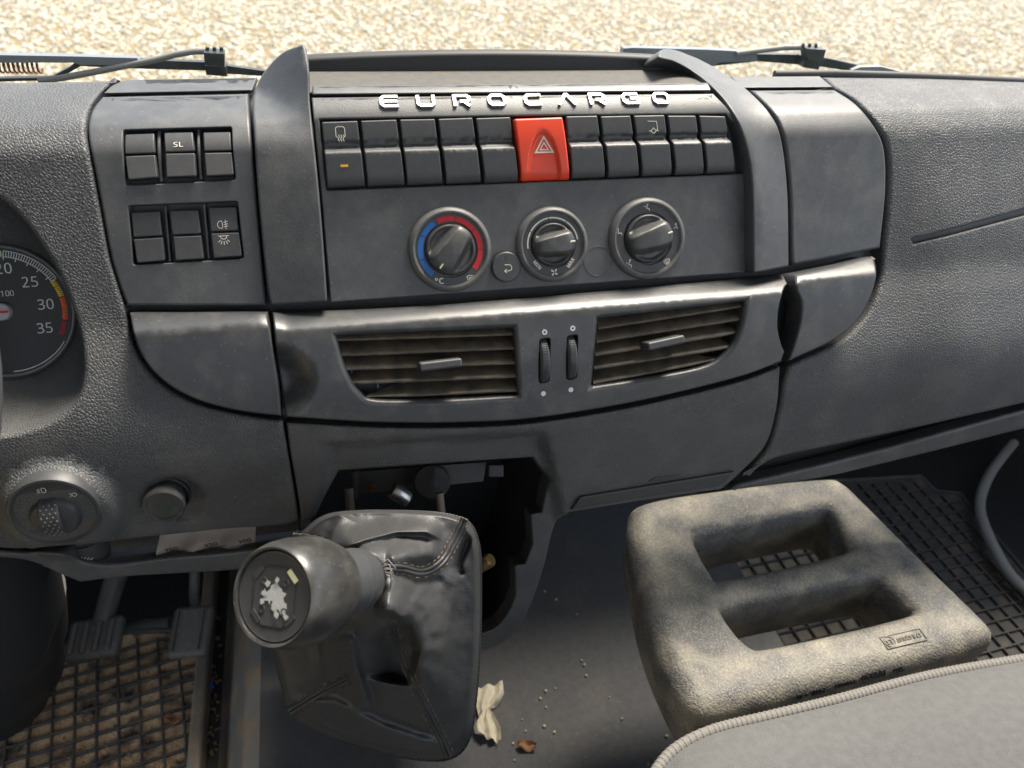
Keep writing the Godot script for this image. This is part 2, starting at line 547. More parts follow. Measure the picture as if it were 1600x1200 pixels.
func camera_and_light():
	var phi = deg_to_rad(38.0); var psi = deg_to_rad(16.2); var rho = deg_to_rad(4.6)
	FW = Vector3(sin(psi) * cos(phi), -sin(phi), -cos(psi) * cos(phi))
	var r0 = Vector3(cos(psi), 0, sin(psi)); var u0 = r0.cross(FW)
	U = u0 * cos(rho) - r0 * sin(rho); R = r0 * cos(rho) + u0 * sin(rho)
	var tau = deg_to_rad(29.0)
	EV = Vector3(0, -cos(tau), sin(tau)); EN = Vector3(0, sin(tau), cos(tau))
	O = C + ray(830, 385) * 0.55
	var cam = Camera3D.new(); cam.name = "camera"
	cam.transform = Transform3D(Basis(R, U, -FW), C)
	cam.fov = 53.0; cam.near = 0.02; cam.far = 400.0
	var at_ = CameraAttributesPhysical.new()
	at_.frustum_focal_length = 24.07; at_.frustum_focus_distance = 0.52; at_.exposure_aperture = 9.0
	at_.frustum_near = 0.02; at_.frustum_far = 400.0
	cam.attributes = at_
	cam.fov = 53.0
	add_child(cam); cam.current = true
	var we = WorldEnvironment.new(); we.name = "world_environment"
	var env = Environment.new()
	env.background_mode = Environment.BG_SKY
	var sm = ProceduralSkyMaterial.new()
	sm.sky_top_color = Color(0.67, 0.735, 0.82); sm.sky_horizon_color = Color(0.88, 0.89, 0.89); sm.sky_curve = 0.2
	sm.ground_bottom_color = Color(0.45, 0.42, 0.36); sm.ground_horizon_color = Color(0.75, 0.74, 0.70)
	sm.sun_angle_max = 20.0
	var sky = Sky.new(); sky.sky_material = sm
	env.sky = sky
	env.background_energy_multiplier = 1.0
	env.tonemap_mode = Environment.TONE_MAPPER_LINEAR
	env.tonemap_exposure = EXPOSURE
	env.sdfgi_enabled = true; env.ssao_enabled = true; env.ssil_enabled = true
	we.environment = env
	add_child(we)
	var sun = DirectionalLight3D.new(); sun.name = "sun"
	sun.light_energy = 1.3; sun.light_angular_distance = 20.0; sun.light_color = Color(1.0, 0.96, 0.9)
	sun.shadow_enabled = true
	add_child(sun)
	sun.look_at_from_position(Vector3(1.35, 3.2, -1.45), Vector3.ZERO)
const EXPOSURE := 3.0

func make_materials():
	var rng_speck = func(size, base, lo, hi, rate, sd):
		var b = noise_bytes(size, 0.03, sd, 4)
		var rng = RandomNumberGenerator.new(); rng.seed = sd
		return tex(size, func(k):
			var g = base + (b[k] / 255.0 - 0.5) * 0.09
			if rng.randf() < rate: g += rng.randf_range(lo, hi)
			return Color(g, g, g))
	var speck = rng_speck.call(512, 0.70, 0.05, 0.34, 0.011, 3)
	var fine = bump(512, noise_bytes(512, 0.22, 21, 2), 1.2)
	# pebble grain of the padded dash
	var cell = noise_bytes(1024, 0.035, 5, 1, FastNoiseLite.TYPE_CELLULAR, FastNoiseLite.RETURN_DISTANCE2_SUB)
	for k in cell.size(): cell[k] = int(255.0 * pow(smoothstep(0.0, 0.42, cell[k] / 255.0), 0.8))
	var grain = bump(1024, cell, 5.0)
	var crease = noise_bytes(1024, 0.028, 8, 3, FastNoiseLite.TYPE_CELLULAR, FastNoiseLite.RETURN_DISTANCE2_SUB)
	var leather = bump(1024, crease, 7.0)
	var film = drift(512, Color(0.52, 0.51, 0.48), 0.55, 1.9, 0.18, 0.02, 11, 0.003)
	var drifts = drift(512, Color(0.50, 0.44, 0.35), 1.0, 0.6, 0.9, 0.02, 17, 0.02)
	M.plastic = mat(tone(0.145, 0.045), 0.48, {"tex": speck, "nor": fine, "ns": 0.25, "scale": 7.0, "dust": film, "dscale": 2.6})
	M.switch = mat(tone(0.10, 0.05), 0.5, {"tex": speck, "nor": fine, "ns": 0.2, "scale": 9.0})
	M.pad = mat(tone(0.145, 0.045), 0.55, {"tex": speck, "nor": grain, "ns": 0.85, "scale": 14.0, "dust": film, "dscale": 1.7})
	M.pad_fine = mat(tone(0.165, 0.02), 0.55, {"tex": speck, "nor": grain, "ns": 0.95, "scale": 17.0, "dust": film, "dscale": 1.9})
	M.trim = mat(tone(0.085, 0.06), 0.40, {"tex": speck, "nor": fine, "ns": 0.15, "scale": 7.0, "dust": film, "dscale": 3.0})
	M.silver = mat(tone(0.30, 0.02), 0.42, {"tex": speck, "metal": 0.35, "scale": 7.0})
	M.black = mat(tone(0.045, 0.03), 0.65)
	M.dark = mat(tone(0.025, 0.08), 0.6, {"tex": speck, "scale": 6.0})
	M.chrome = mat(tone(0.42), 0.38, {"metal": 0.8})
	M.print = mat(Color(0.82, 0.81, 0.76), 0.7)
	M.red = mat(Color(0.82, 0.24, 0.13), 0.42, {"nor": fine, "ns": 0.1, "scale": 9.0})
	M.dot_red = mat(Color(0.72, 0.10, 0.15), 0.6)
	M.dot_blue = mat(Color(0.10, 0.38, 0.68), 0.6)
	M.amber = mat(Color(0.85, 0.62, 0.22), 0.6)
	M.bezel = mat(tone(0.22, 0.0), 0.5, {"tex": speck, "scale": 12.0, "dust": film, "dscale": 6.0})
	M.knob = mat(tone(0.10, 0.02), 0.45, {"tex": speck, "nor": fine, "ns": 0.2, "scale": 12.0, "dust": film, "dscale": 6.0})
	M.vent = mat(tone(0.05, 0.0), 0.6, {"tex": speck, "nor": fine, "ns": 0.3, "scale": 9.0, "dust": drifts, "dscale": 5.0})
	M.tray = mat(tone(0.06, 0.0), 0.8, {"nor": fine, "ns": 0.6, "scale": 8.0, "dust": drift(512, Color(0.40, 0.37, 0.30), 0.7, 1.2, 0.6, 0.06, 27, 0.25), "dscale": 2.5})
	M.green = mat(Color(0.05, 0.30, 0.17), 0.6)
	M.leather = mat(tone(0.034, 0.02), 0.5, {"nor": leather, "ns": 0.4, "scale": 16.0})
	M.thread = mat(Color(0.10, 0.095, 0.09), 0.8)
	M.tan_thread = mat(Color(0.42, 0.34, 0.24), 0.8)
	var kn = drift(512, Color(0.50, 0.50, 0.47), 0.6, 1.2, 0.35, 0.02, 41, 0.004)
	M.gear = mat(tone(0.06, -0.02), 0.32, {"tex": speck, "scale": 14.0, "dust": kn, "dscale": 4.0})
	M.collar = mat(tone(0.05, 0.04), 0.32)
	M.cap = mat(tone(0.13, 0.02), 0.4, {"tex": speck, "scale": 14.0})
	M.worn = mat(Color(0.72, 0.72, 0.71), 0.6)
	# foam headrest skin with caked dust
	M.foam = mat(tone(0.19, 0.0), 0.62, {"tex": speck, "nor": leather, "ns": 0.9, "scale": 11.0, "dust": drift(1024, Color(0.66, 0.63, 0.55), 0.72, 1.3, 0.70, 0.012, 53, 0.14), "dscale": 1.6})
	var weave = noise_bytes(512, 0.25, 61, 2)
	M.seat = mat(tone(0.145, 0.0), 0.9, {"tex": rng_speck.call(512, 0.8, -0.1, 0.18, 0.1, 62), "nor": bump(512, weave, 2.0), "ns": 0.5, "scale": 7.0})
	M.piping = mat(tone(0.14, -0.05), 0.9)
	M.carpet = mat(tone(0.115, 0.02), 0.95, {"tex": rng_speck.call(512, 0.72, -0.15, 0.25, 0.06, 71), "nor": bump(512, noise_bytes(512, 0.3, 72, 3), 2.5), "ns": 0.6, "scale": 5.0, "dust": drift(512, Color(0.45, 0.41, 0.36), 0.45, 2.0, 0.2, 0.01, 73, 0.003), "dscale": 1.6})
	var mud = drift(1024, Color(0.78, 0.66, 0.52), 0.86, 2.6, 0.90, 0.010, 81, 0.05)
	M.mat = mat(tone(0.045, 0.0), 0.85, {"tex": rng_speck.call(512, 0.75, -0.2, 0.25, 0.05, 82), "scale": 5.0, "dust": mud, "dscale": 2.0, "doff": Vector3(0.31, 0, 0.2)})
	M.rib = mat(tone(0.05, 0.0), 0.7, {"dust": drift(512, Color(0.45, 0.38, 0.30), 0.5, 2.5, 0.45, 0.02, 83, 0.0), "dscale": 3.0})
	M.sill = mat(tone(0.12, -0.05), 0.75, {"dust": drift(512, Color(0.50, 0.42, 0.33), 0.58, 3.0, 0.8, 0.012, 84, 0.03), "dscale": 2.5})
	M.rubber = mat(tone(0.07, -0.03), 0.6, {"dust": drift(512, Color(0.48, 0.40, 0.31), 0.42, 3.0, 0.55, 0.03, 85, 0.02), "dscale": 6.0})
	M.paper = mat(Color(0.62, 0.58, 0.54), 0.8)
	M.ink = mat(Color(0.08, 0.08, 0.09), 0.8)
	M.white = mat(Color(0.68, 0.65, 0.58), 0.8, {"nor": fine, "ns": 0.3, "scale": 12.0})
	M.steel = mat(tone(0.45), 0.3, {"metal": 0.9})
	M.brass = mat(Color(0.55, 0.45, 0.28), 0.35, {"metal": 0.8})
	M.bracket = mat(tone(0.10, 0.02), 0.5, {"tex": speck, "scale": 6.0})
	M.rust = mat(Color(0.40, 0.24, 0.16), 0.8)
	M.wiper = mat(tone(0.035, 0.12), 0.45, {"tex": speck, "scale": 6.0, "dust": film, "dscale": 3.0})
	M.hose = mat(tone(0.16, -0.02), 0.6)
	M.dial = mat(tone(0.03, 0.06), 0.5)
	M.dial_white = mat(Color(0.80, 0.82, 0.82), 0.6)
	M.shell = mat(tone(0.5, 0.0), 0.8)
	M.glass = StandardMaterial3D.new()
	M.glass.transparency = BaseMaterial3D.TRANSPARENCY_ALPHA
	M.glass.albedo_color = Color(0.75, 0.85, 0.82, 0.06); M.glass.roughness = 0.02; M.glass.metallic_specular = 0.4
	M.gravel = mat(Color(0.62, 0.54, 0.38), 0.95, {"tex": rng_speck.call(512, 0.78, -0.3, 0.22, 0.35, 91), "nor": bump(512, noise_bytes(512, 0.08, 92, 3), 5.0), "scale": 1.3})
	M.dirt_and_light = mat(Color(1, 1, 1), 0.9, {"nor": bump(512, noise_bytes(512, 0.2, 95, 3), 2.0), "ns": 0.5, "scale": 6.0})
	M.dirt_and_light.vertex_color_use_as_albedo = true
	M.stone = mat(Color(1, 1, 1), 0.9)
	M.stone.vertex_color_use_as_albedo = true

# ---------- dashboard ----------
var low_edges := []
func h_low(u: float, v: float) -> float:
	# centre lower pad: everything round the opening is set back behind sloping walls
	var d = 1.0
	for e in low_edges: d = minf(d, (Vector2(u, v) - e[0]).dot(e[1]))
	return table(PAD, v) - 0.011 * smoothstep(0.0, 0.010, d)
func set_low_edges():
	var hp = h_pad
	var pts = []
	for p in [[470, 812], [494, 735], [501, 688], [858, 670], [874, 744], [905, 752]]: pts.append(duv(p[0], p[1], hp, 0))
	var mid = duv(670, 800, hp, 0)
	for k in [1, 2, 3]:
		var d = (pts[k + 1] - pts[k]).normalized()
		var nn = Vector2(-d.y, d.x)
		if (mid - pts[k]).dot(nn) < 0: nn = -nn
		low_edges.append([pts[k], nn])

func build_dashboard():
	var hp = h_pad; var hr = h_right
	set_low_edges()
	var hl = h_low; var ht = h_trim
	var t = thing("dashboard", "grey plastic truck dashboard with grained pads, raised fins and storage tray", "dashboard", W(0.01, 0.12, -0.06))
	var cluster = curve([[-150, 290, 1], [-50, 288], [0, 313], [34, 344], [64, 385], [88, 425], [109, 475], [124, 524], [129, 564], [127, 599], [115, 630], [86, 653], [43, 671], [0, 679], [-60, 684], [-150, 688, 1]])
	part(t, "driver_pad", panel(curve([[-190, 126, 1], [0, 127], [150, 125], [187, 123, 1], [173, 132], [157, 146], [142, 168], [135, 195], [137, 222], [145, 262], [156, 320], [171, 400], [186, 450], [196, 482], [203, 520], [215, 552], [236, 583], [270, 612], [318, 634], [380, 648], [443, 657, 1], [450, 700], [457, 740], [469, 815, 1], [440, 823], [350, 829], [244, 840], [172, 848], [100, 855], [20, 860], [-60, 850], [-190, 840, 1]]), hp, 0.0, {"bev": 0.003, "skirt": 0.03, "step": 0.0055, "ds": 0.004, "holes": [{"px": cluster, "bev": 0.004, "depth": 0.012}]}), M.pad)
	part(t, "centre_pad", panel(curve([[446, 659, 1], [600, 667], [750, 666], [850, 658], [1000, 633], [1150, 597], [1221, 571, 1], [1215, 640], [1197, 697], [1155, 742], [1127, 766, 1], [1000, 784], [890, 802, 1], [868, 822], [850, 890], [825, 958], [800, 994], [775, 1012], [748, 1018, 1], [750, 990, 1], [775, 980], [795, 955], [805, 930, 1], [803, 884, 1], [820, 881, 1], [831, 850, 1], [828, 804, 1], [846, 800, 1], [857, 750, 1], [832, 716, 1], [680, 726, 1], [530, 737, 1], [495, 805, 1], [471, 816, 1], [458, 740], [451, 700]]), hl, 0.0, {"bev": 0.002, "skirt": 0.022, "step": 0.005, "ds": 0.0035}), M.pad_fine)
	var slot = [[1425, 373], [1600, 327], [1740, 290], [1740, 300], [1600, 337], [1428, 381]]
	part(t, "passenger_pad", panel(curve([[1283, 119, 1], [1306, 138], [1342, 161], [1371, 196], [1386, 232], [1388, 300], [1380, 392], [1374, 445], [1354, 492], [1312, 533], [1232, 571, 1], [1224, 600], [1217, 640], [1200, 700], [1158, 748, 1], [1190, 730], [1221, 715], [1320, 694], [1460, 664], [1600, 632], [1760, 595, 1], [1760, 130, 1], [1600, 126], [1450, 121]]), hr, 0.0, {"bev": 0.004, "skirt": 0.03, "step": 0.007, "ds": 0.005, "holes": [{"px": slot, "bev": 0.002, "depth": 0.006}]}), M.pad)
	part(t, "pad_slot", panel([[1418, 366], [1600, 320], [1750, 282], [1750, 306], [1600, 344], [1420, 388]], hr, -0.0055, {"bev": 0.0005, "skirt": 0.002, "step": 0.01}), M.switch)
	part(t, "top_strip", panel(curve([[197, 123, 1], [403, 120, 1], [395, 142, 1], [159, 147, 1], [174, 133]]), hp, -0.0005, {"bev": 0.001, "skirt": 0.01, "step": 0.003}), M.plastic)
	part(t, "top_strip", panel(curve([[1140, 119, 1], [1281, 118, 1], [1304, 137, 1], [1160, 138, 1]]), hr, 0.0025, {"bev": 0.001, "skirt": 0.01, "step": 0.003}), M.plastic)
	part(t, "passenger_panel", panel(curve([[1172, 140, 1], [1304, 139, 1], [1340, 163], [1369, 198], [1384, 234], [1386, 300], [1377, 389, 1], [1238, 416, 1], [1236, 380], [1234, 300], [1225, 218], [1208, 177]]), hp, -0.001, {"bev": 0.0025, "skirt": 0.02, "step": 0.0027}), M.plastic)
	part(t, "hood_fin", panel(curve([[470, 68, 1], [478, 71], [484, 100], [485, 150], [490, 200], [500, 300], [508, 400], [513, 472, 1], [422, 478, 1], [415, 440], [402, 310], [395, 200], [394, 160], [401, 130], [416, 105], [441, 80]]), h_fin_l, 0.0, {"bev": 0.0016, "skirt": 0.05, "step": 0.005}), M.plastic)
	part(t, "hood_fin", panel(curve([[1030, 90], [1055, 97], [1085, 113], [1112, 135], [1138, 165], [1156, 200], [1169, 245], [1175, 300], [1177, 428, 1], [1234, 417, 1], [1232, 300], [1222, 216], [1204, 176], [1168, 139], [1130, 112], [1100, 95], [1070, 81], [1046, 75], [1031, 78]]), h_fin_r, 0.0, {"bev": 0.0015, "skirt": 0.05, "step": 0.005}), M.plastic)
	# trim to both sides of the vents
	part(t, "trim_panel", panel(curve([[200, 486, 1], [300, 487, 1], [419, 486, 1], [424, 520], [430, 560], [436, 600], [441, 652, 1], [380, 645], [320, 631], [272, 609], [238, 581], [217, 550], [206, 519]]), ht, 0.0, {"bev": 0.0015, "skirt": 0.02, "step": 0.0035}), M.trim)
	part(t, "trim_panel", panel(curve([[1241, 428, 1], [1310, 413, 1], [1358, 400], [1370, 408], [1370, 440], [1350, 490], [1309, 530], [1231, 567, 1], [1243, 530], [1250, 502], [1252, 474], [1244, 452]]), h_trim_r, 0.0, {"bev": 0.002, "skirt": 0.02, "step": 0.0035}), M.trim)
	# dark carcass behind the joints
	part(t, "backing", panel([[-190, 134], [480, 134], [1120, 134], [1760, 134], [1760, 560], [1215, 690], [1130, 740], [900, 770], [884, 735], [860, 665], [500, 680], [480, 740], [466, 800], [130, 820], [135, 600], [125, 500], [80, 390], [20, 320], [-190, 300]], hp, -0.019, {"bev": 0.001, "skirt": 0.01, "step": 0.012, "ds": 0.01}), M.switch)
	# opening: inner box
	# the box behind the opening: side walls running in from the frame to a back plate
	var mouth = to_uv([[470, 990], [748, 1012], [780, 995], [805, 965], [822, 925], [838, 880], [850, 840], [860, 800], [868, 745], [838, 704], [680, 716], [524, 727], [486, 800]], hl, -0.012)
	part(t, "inner_box", panel(mouth, hp, -0.20, {"uv": true, "bev": 0.0005, "skirt": -0.165, "step": 0.02, "ds": 0.01}), M.switch)
	# ashtray
	part(t, "ashtray_lid", panel([[907, 776], [1150, 736], [1131, 760], [891, 798]], hl, 0.0035, {"bev": 0.0015, "skirt": 0.006, "step": 0.006}), M.switch)
	part(t, "latch", panel([[1012, 753], [1022, 746], [1062, 741], [1068, 745], [1030, 752]], hl, 0.001, {"bev": 0.0005, "skirt": 0.003, "step": 0.003, "ds": 0.002}), M.switch)
	# passenger shelf edge
	part(t, "shelf_edge", panel(curve([[1150, 757, 1], [1300, 721], [1440, 684], [1600, 640], [1760, 598, 1], [1760, 632, 1], [1600, 672], [1440, 712], [1281, 749], [1138, 769, 1]]), hr, -0.004, {"bev": 0.004, "skirt": 0.02, "step": 0.008}), M.plastic)
	part(t, "shelf_gap", panel([[1180, 700], [1600, 590], [1760, 560], [1760, 625], [1600, 660], [1300, 736], [1150, 764]], hr, -0.03, {"bev": 0.001, "skirt": 0.02, "step": 0.012}), M.switch)
	# driver's shelf lip and the dark slot above it
	part(t, "shelf_edge", panel(curve([[-190, 856, 1], [-40, 858], [30, 862], [86, 864], [132, 877], [172, 881], [259, 871], [368, 861], [474, 848, 1], [474, 880, 1], [365, 893], [201, 903], [124, 912, 1], [92, 899], [40, 878], [-40, 872], [-190, 870, 1]]), hp, 0.0, {"bev": 0.003, "skirt": 0.03, "step": 0.006}), M.plastic)
	part(t, "shelf_gap", panel([[-100, 820], [470, 790], [472, 880], [360, 888], [200, 897], [90, 890], [-100, 870]], hp, -0.06, {"bev": 0.001, "skirt": 0.01, "step": 0.012}), M.switch)
	# storage tray between the fins
	var y0 = 0.0
	var lip = W(0.0, duv(800, 129, h_cen, 0).y, h_cen(0, duv(800, 129, h_cen, 0).y))
	y0 = lip.y - 0.006
	var bk = on_y(760, 110, y0).z
	var fr = lip.z - 0.002
	var x0 = W(-0.150, 0, 0).x; var x1 = W(0.16, 0, 0).x
	var mb = MB.new()
	mb.box(Transform3D(Basis(), Vector3((x0 + x1) / 2, y0 - 0.004, (bk + fr) / 2)), Vector3(x1 - x0, 0.008, absf(bk - fr)), 0.001)
	var tr = part(t, "storage_tray", mb, M.tray)
	mb = MB.new()
	var topy = on_plane(760, 83, Vector3(0, 0, bk), Vector3(0, 0, 1)).y
	var rows = []
	for k in 13:
		var s = k / 12.0
		var xx = lerpf(on_plane(487, 90, Vector3(0, 0, bk), Vector3(0, 0, 1)).x - 0.01, on_plane(1050, 90, Vector3(0, 0, bk), Vector3(0, 0, 1)).x, s)
		var yy = topy - 0.004 * pow(absf(s * 2 - 1), 2.0)
		rows.append([Vector3(xx, y0 - 0.005, bk), Vector3(xx, yy - 0.003, bk - 0.002), Vector3(xx, yy, bk - 0.006), Vector3(xx, yy - 0.001, bk - 0.014), Vector3(xx, yy - 0.05, bk - 0.018)])
	mb.grid(rows, false, false, Vector3.ZERO, 1.0)
	part(t, "tray_back", mb, M.dark)

func h_trim_r(u: float, v: float) -> float:
	return h_trim(u, v + 0.008 - 0.075 * maxf(0.0, 0.21 - u) + 0.045 * maxf(0.0, u - 0.21)) + 0.0035

# ---------- left switch panel ----------
func quad_h(a: Vector2, n0: float, n1: float, v0: float, v1: float) -> Callable:
	return func(_u, v): return lerpf(n0, n1, clampf((v - v0) / (v1 - v0), -0.3, 1.3))
func build_switch_panel():
	var hp = h_pad
	var t = thing("switch_panel", "charcoal panel with two rows of three rocker switches beside the instrument dial", "switch panel", W(-0.22, 0.03, -0.012))
	var hole1 = rounded(PackedVector2Array([Vector2(192, 203), Vector2(362, 198), Vector2(368, 281), Vector2(196, 290)]), 4)
	var hole2 = rounded(PackedVector2Array([Vector2(200, 321), Vector2(371, 314), Vector2(381, 404), Vector2(208, 414)]), 4)
	part(t, "plate", panel(curve([[159, 150, 1], [389, 145, 1], [393, 200], [400, 290], [409, 390], [417, 479, 1], [197, 479, 1], [186, 450], [171, 400], [156, 320], [145, 262], [137, 222], [136, 195], [143, 170]]), hp, -0.001, {"bev": 0.002, "skirt": 0.018, "step": 0.0034, "holes": [{"px": hole1, "bev": 0.0008, "depth": 0.012, "ds": 0.003}, {"px": hole2, "bev": 0.0008, "depth": 0.012, "ds": 0.003}]}), M.plastic)
	part(t, "recess", panel([[188, 199], [366, 194], [386, 408], [204, 418]], hp, -0.0125, {"bev": 0.0005, "skirt": 0.003, "step": 0.012}), M.switch)
	for d in [[[244, 203], [253, 203], [256, 286], [248, 286]], [[306, 200], [314, 200], [318, 282], [310, 282]], [[254, 320], [261, 320], [269, 410], [262, 411]], [[314, 317], [322, 316], [330, 406], [323, 407]]]:
		part(t, "divider", panel(d, hp, -0.005, {"bev": 0.0008, "skirt": 0.008, "step": 0.004, "ds": 0.003}), M.plastic)
	var sw = [
		[[[194, 209], [242, 207], [243, 240], [194, 242]], [[194, 243], [243, 241], [247, 278], [199, 282]]],
		[[[255, 206], [302, 205], [305, 237], [257, 239]], [[257, 239], [305, 238], [307, 276], [259, 278]]],
		[[[316, 206], [361, 205], [363, 236], [318, 237]], [[318, 238], [363, 237], [366, 274], [321, 276]]],
		[[[203, 331], [250, 329], [254, 369], [207, 372]], [[207, 373], [255, 370], [258, 408], [213, 412]]],
		[[[263, 328], [310, 327], [315, 366], [268, 368]], [[269, 369], [315, 367], [319, 405], [273, 408]]],
		[[[324, 323], [370, 322], [374, 361], [328, 363]], [[328, 364], [374, 362], [379, 401], [333, 404]]]]
	for k in sw.size():
		var a = sw[k][0]; var b = sw[k][1]
		var va = duv(a[0][0], a[0][1], hp, 0).y; var vm = duv(b[0][0], b[0][1], hp, 0).y; var vb = duv(b[2][0], b[2][1], hp, 0).y
		var base = -0.0030
		var hu = func(_u, v): return table(PAD, v) + base + 0.0005 * (v - va) / (vm - va)
		var hd = func(_u, v): return table(PAD, v) + base + 0.001 + (0.0035 if k < 3 else 0.002) * clampf((v - vm) / (vb - vm), -0.2, 1.2)
		var s = Node3D.new(); s.name = "rocker_switch"
		t.add_child(s, true); s.position = -t.position
		if k == 1: s.set_meta("label", "rocker switch printed SL")
		if k == 5: s.set_meta("label", "rocker switch with fog lamp and dome light symbols")
		part(s, "upper_half", panel(rounded(PackedVector2Array([Vector2(a[0][0], a[0][1]), Vector2(a[1][0], a[1][1]), Vector2(a[2][0], a[2][1]), Vector2(a[3][0], a[3][1])]), 3), hu, 0.0, {"bev": 0.0009, "skirt": 0.008, "step": 0.004, "ds": 0.003, "gap": 0.0004}), M.switch)
		part(s, "lower_half", panel(rounded(PackedVector2Array([Vector2(b[0][0], b[0][1]), Vector2(b[1][0], b[1][1]), Vector2(b[2][0], b[2][1]), Vector2(b[3][0], b[3][1])]), 3), hd, 0.0, {"bev": 0.0009, "skirt": 0.011, "step": 0.004, "ds": 0.003, "gap": 0.0004}), M.switch)
		if k == 1: text_part(s, "lettering", "SL", 0.0032, frame(278, 226, hu, 0.0001), M.print, false, 1.35)
		if k == 5:
			var mb = MB.new(); mb.strokes(frame(348, 351, hu, 0.0001), scaled(icon("fog"), 0.0072), 0.00035, 0.0001); part(s, "symbol", mb, M.print)
			mb = MB.new(); mb.strokes(frame(350, 376, hd, 0.0001), scaled(icon("dome"), 0.0074), 0.00035, 0.0001); part(s, "symbol", mb, M.print)

func V(a: Array) -> Array:
	var o = []
	for p in a: o.append(Vector2(p[0], p[1]))
	return o
func arc(cx: float, cy: float, r: float, a0: float, a1: float, m := 12) -> Array:
	var o = []
	for k in m + 1:
		var a = deg_to_rad(lerpf(a0, a1, float(k) / m))
		o.append(Vector2(cx + cos(a) * r, cy + sin(a) * r))
	return o
func scaled(paths: Array, s: float) -> Array:
	var o = []
	for p in paths:
		var q = []
		for x in p: q.append(x * s)
		o.append(q)
	return o
func icon(k: String) -> Array:
	match k:
		"fog":
			return [arc(-0.1, 0, 0.35, 90, 270, 10), V([[-0.1, 0.35], [-0.02, 0.2], [-0.02, -0.2], [-0.1, -0.35]]), V([[0.1, 0.2], [0.45, 0.26]]), V([[0.1, 0.0], [0.45, 0.06]]), V([[0.1, -0.2], [0.45, -0.14]]), V([[0.28, 0.42], [0.22, 0.2], [0.3, 0.0], [0.22, -0.2], [0.28, -0.42]])]
		"dome":
			return [V([[-0.45, 0.42], [0.45, 0.42]]), arc(0, 0.4, 0.27, 180, 360, 10), V([[-0.28, 0.06], [-0.48, -0.12]]), V([[-0.16, -0.02], [-0.28, -0.3]]), V([[0, -0.05], [0, -0.36]]), V([[0.16, -0.02], [0.28, -0.3]]), V([[0.28, 0.06], [0.48, -0.12]])]
		"mirror":
			return [V([[-0.2, -0.2], [-0.3, -0.12], [-0.3, 0.42], [-0.18, 0.5], [0.2, 0.5], [0.3, 0.4], [0.3, -0.12], [0.2, -0.2]]), V([[-0.14, -0.02], [-0.08, -0.14], [-0.18, -0.28], [-0.12, -0.45]]), V([[0.02, -0.02], [0.08, -0.14], [-0.02, -0.28], [0.04, -0.45]]), V([[0.18, -0.02], [0.24, -0.14], [0.14, -0.28], [0.2, -0.45]])]
		"lift":
			return [V([[-0.45, 0.45], [0.25, 0.42], [0.32, -0.1], [0.25, -0.2], [0.4, -0.25]]), arc(0.0, -0.25, 0.16, 0, 360, 14), V([[-0.35, -0.25], [-0.16, -0.25]]), V([[0.16, -0.25], [0.3, -0.22]]), V([[-0.02, -0.1], [0.0, 0.0]])]
		"screen":
			return [V([[-0.48, 0.25], [-0.2, 0.36], [0.2, 0.36], [0.48, 0.25], [0.32, -0.2], [-0.32, -0.2], [-0.48, 0.25]]), V([[-0.18, 0.2], [-0.14, 0.0], [-0.2, -0.2], [-0.16, -0.42]]), V([[0.0, 0.2], [0.04, 0.0], [-0.02, -0.2], [0.02, -0.42]]), V([[0.18, 0.2], [0.22, 0.0], [0.16, -0.2], [0.2, -0.42]])]
		"recirculate":
			return [V([[-0.3, 0.32], [0.1, 0.32]]), arc(0.1, 0.02, 0.3, 90, -90, 10), V([[0.1, -0.28], [-0.3, -0.28]]), V([[-0.12, -0.1], [-0.34, -0.28], [-0.12, -0.46]])]
		"person":
			return [arc(0.0, 0.35, 0.1, 0, 360, 8), V([[0.0, 0.2], [-0.12, -0.15], [0.2, -0.2], [0.24, -0.48]]), V([[-0.45, 0.1], [-0.2, 0.02]])]
		"person_feet":
			return [V([[0.0, 0.3], [-0.1, -0.1], [0.22, -0.14], [0.2, -0.5]]), V([[-0.4, -0.1], [-0.3, 0.2]]), arc(0.05, 0.42, 0.09, 0, 360, 8)]
		"cigarette":
			return [V([[-0.3, -0.4], [0.48, -0.28], [0.46, -0.12], [-0.32, -0.24], [-0.3, -0.4]]), V([[-0.34, -0.18], [-0.36, 0.05], [-0.1, 0.12], [0.0, 0.35], [-0.18, 0.45]])]
		"beam":
			return [arc(0.05, 0, 0.3, -90, 90, 10), V([[0.05, 0.3], [-0.05, 0.2], [-0.05, -0.2], [0.05, -0.3]]), V([[-0.2, 0.2], [-0.48, 0.12]]), V([[-0.2, 0.0], [-0.48, -0.08]]), V([[-0.2, -0.2], [-0.48, -0.28]])]
		"side":
			return [arc(0.0, 0, 0.25, 0, 360, 14), V([[-0.28, 0.1], [-0.5, 0.2]]), V([[-0.28, -0.1], [-0.5, -0.2]])]
	return []

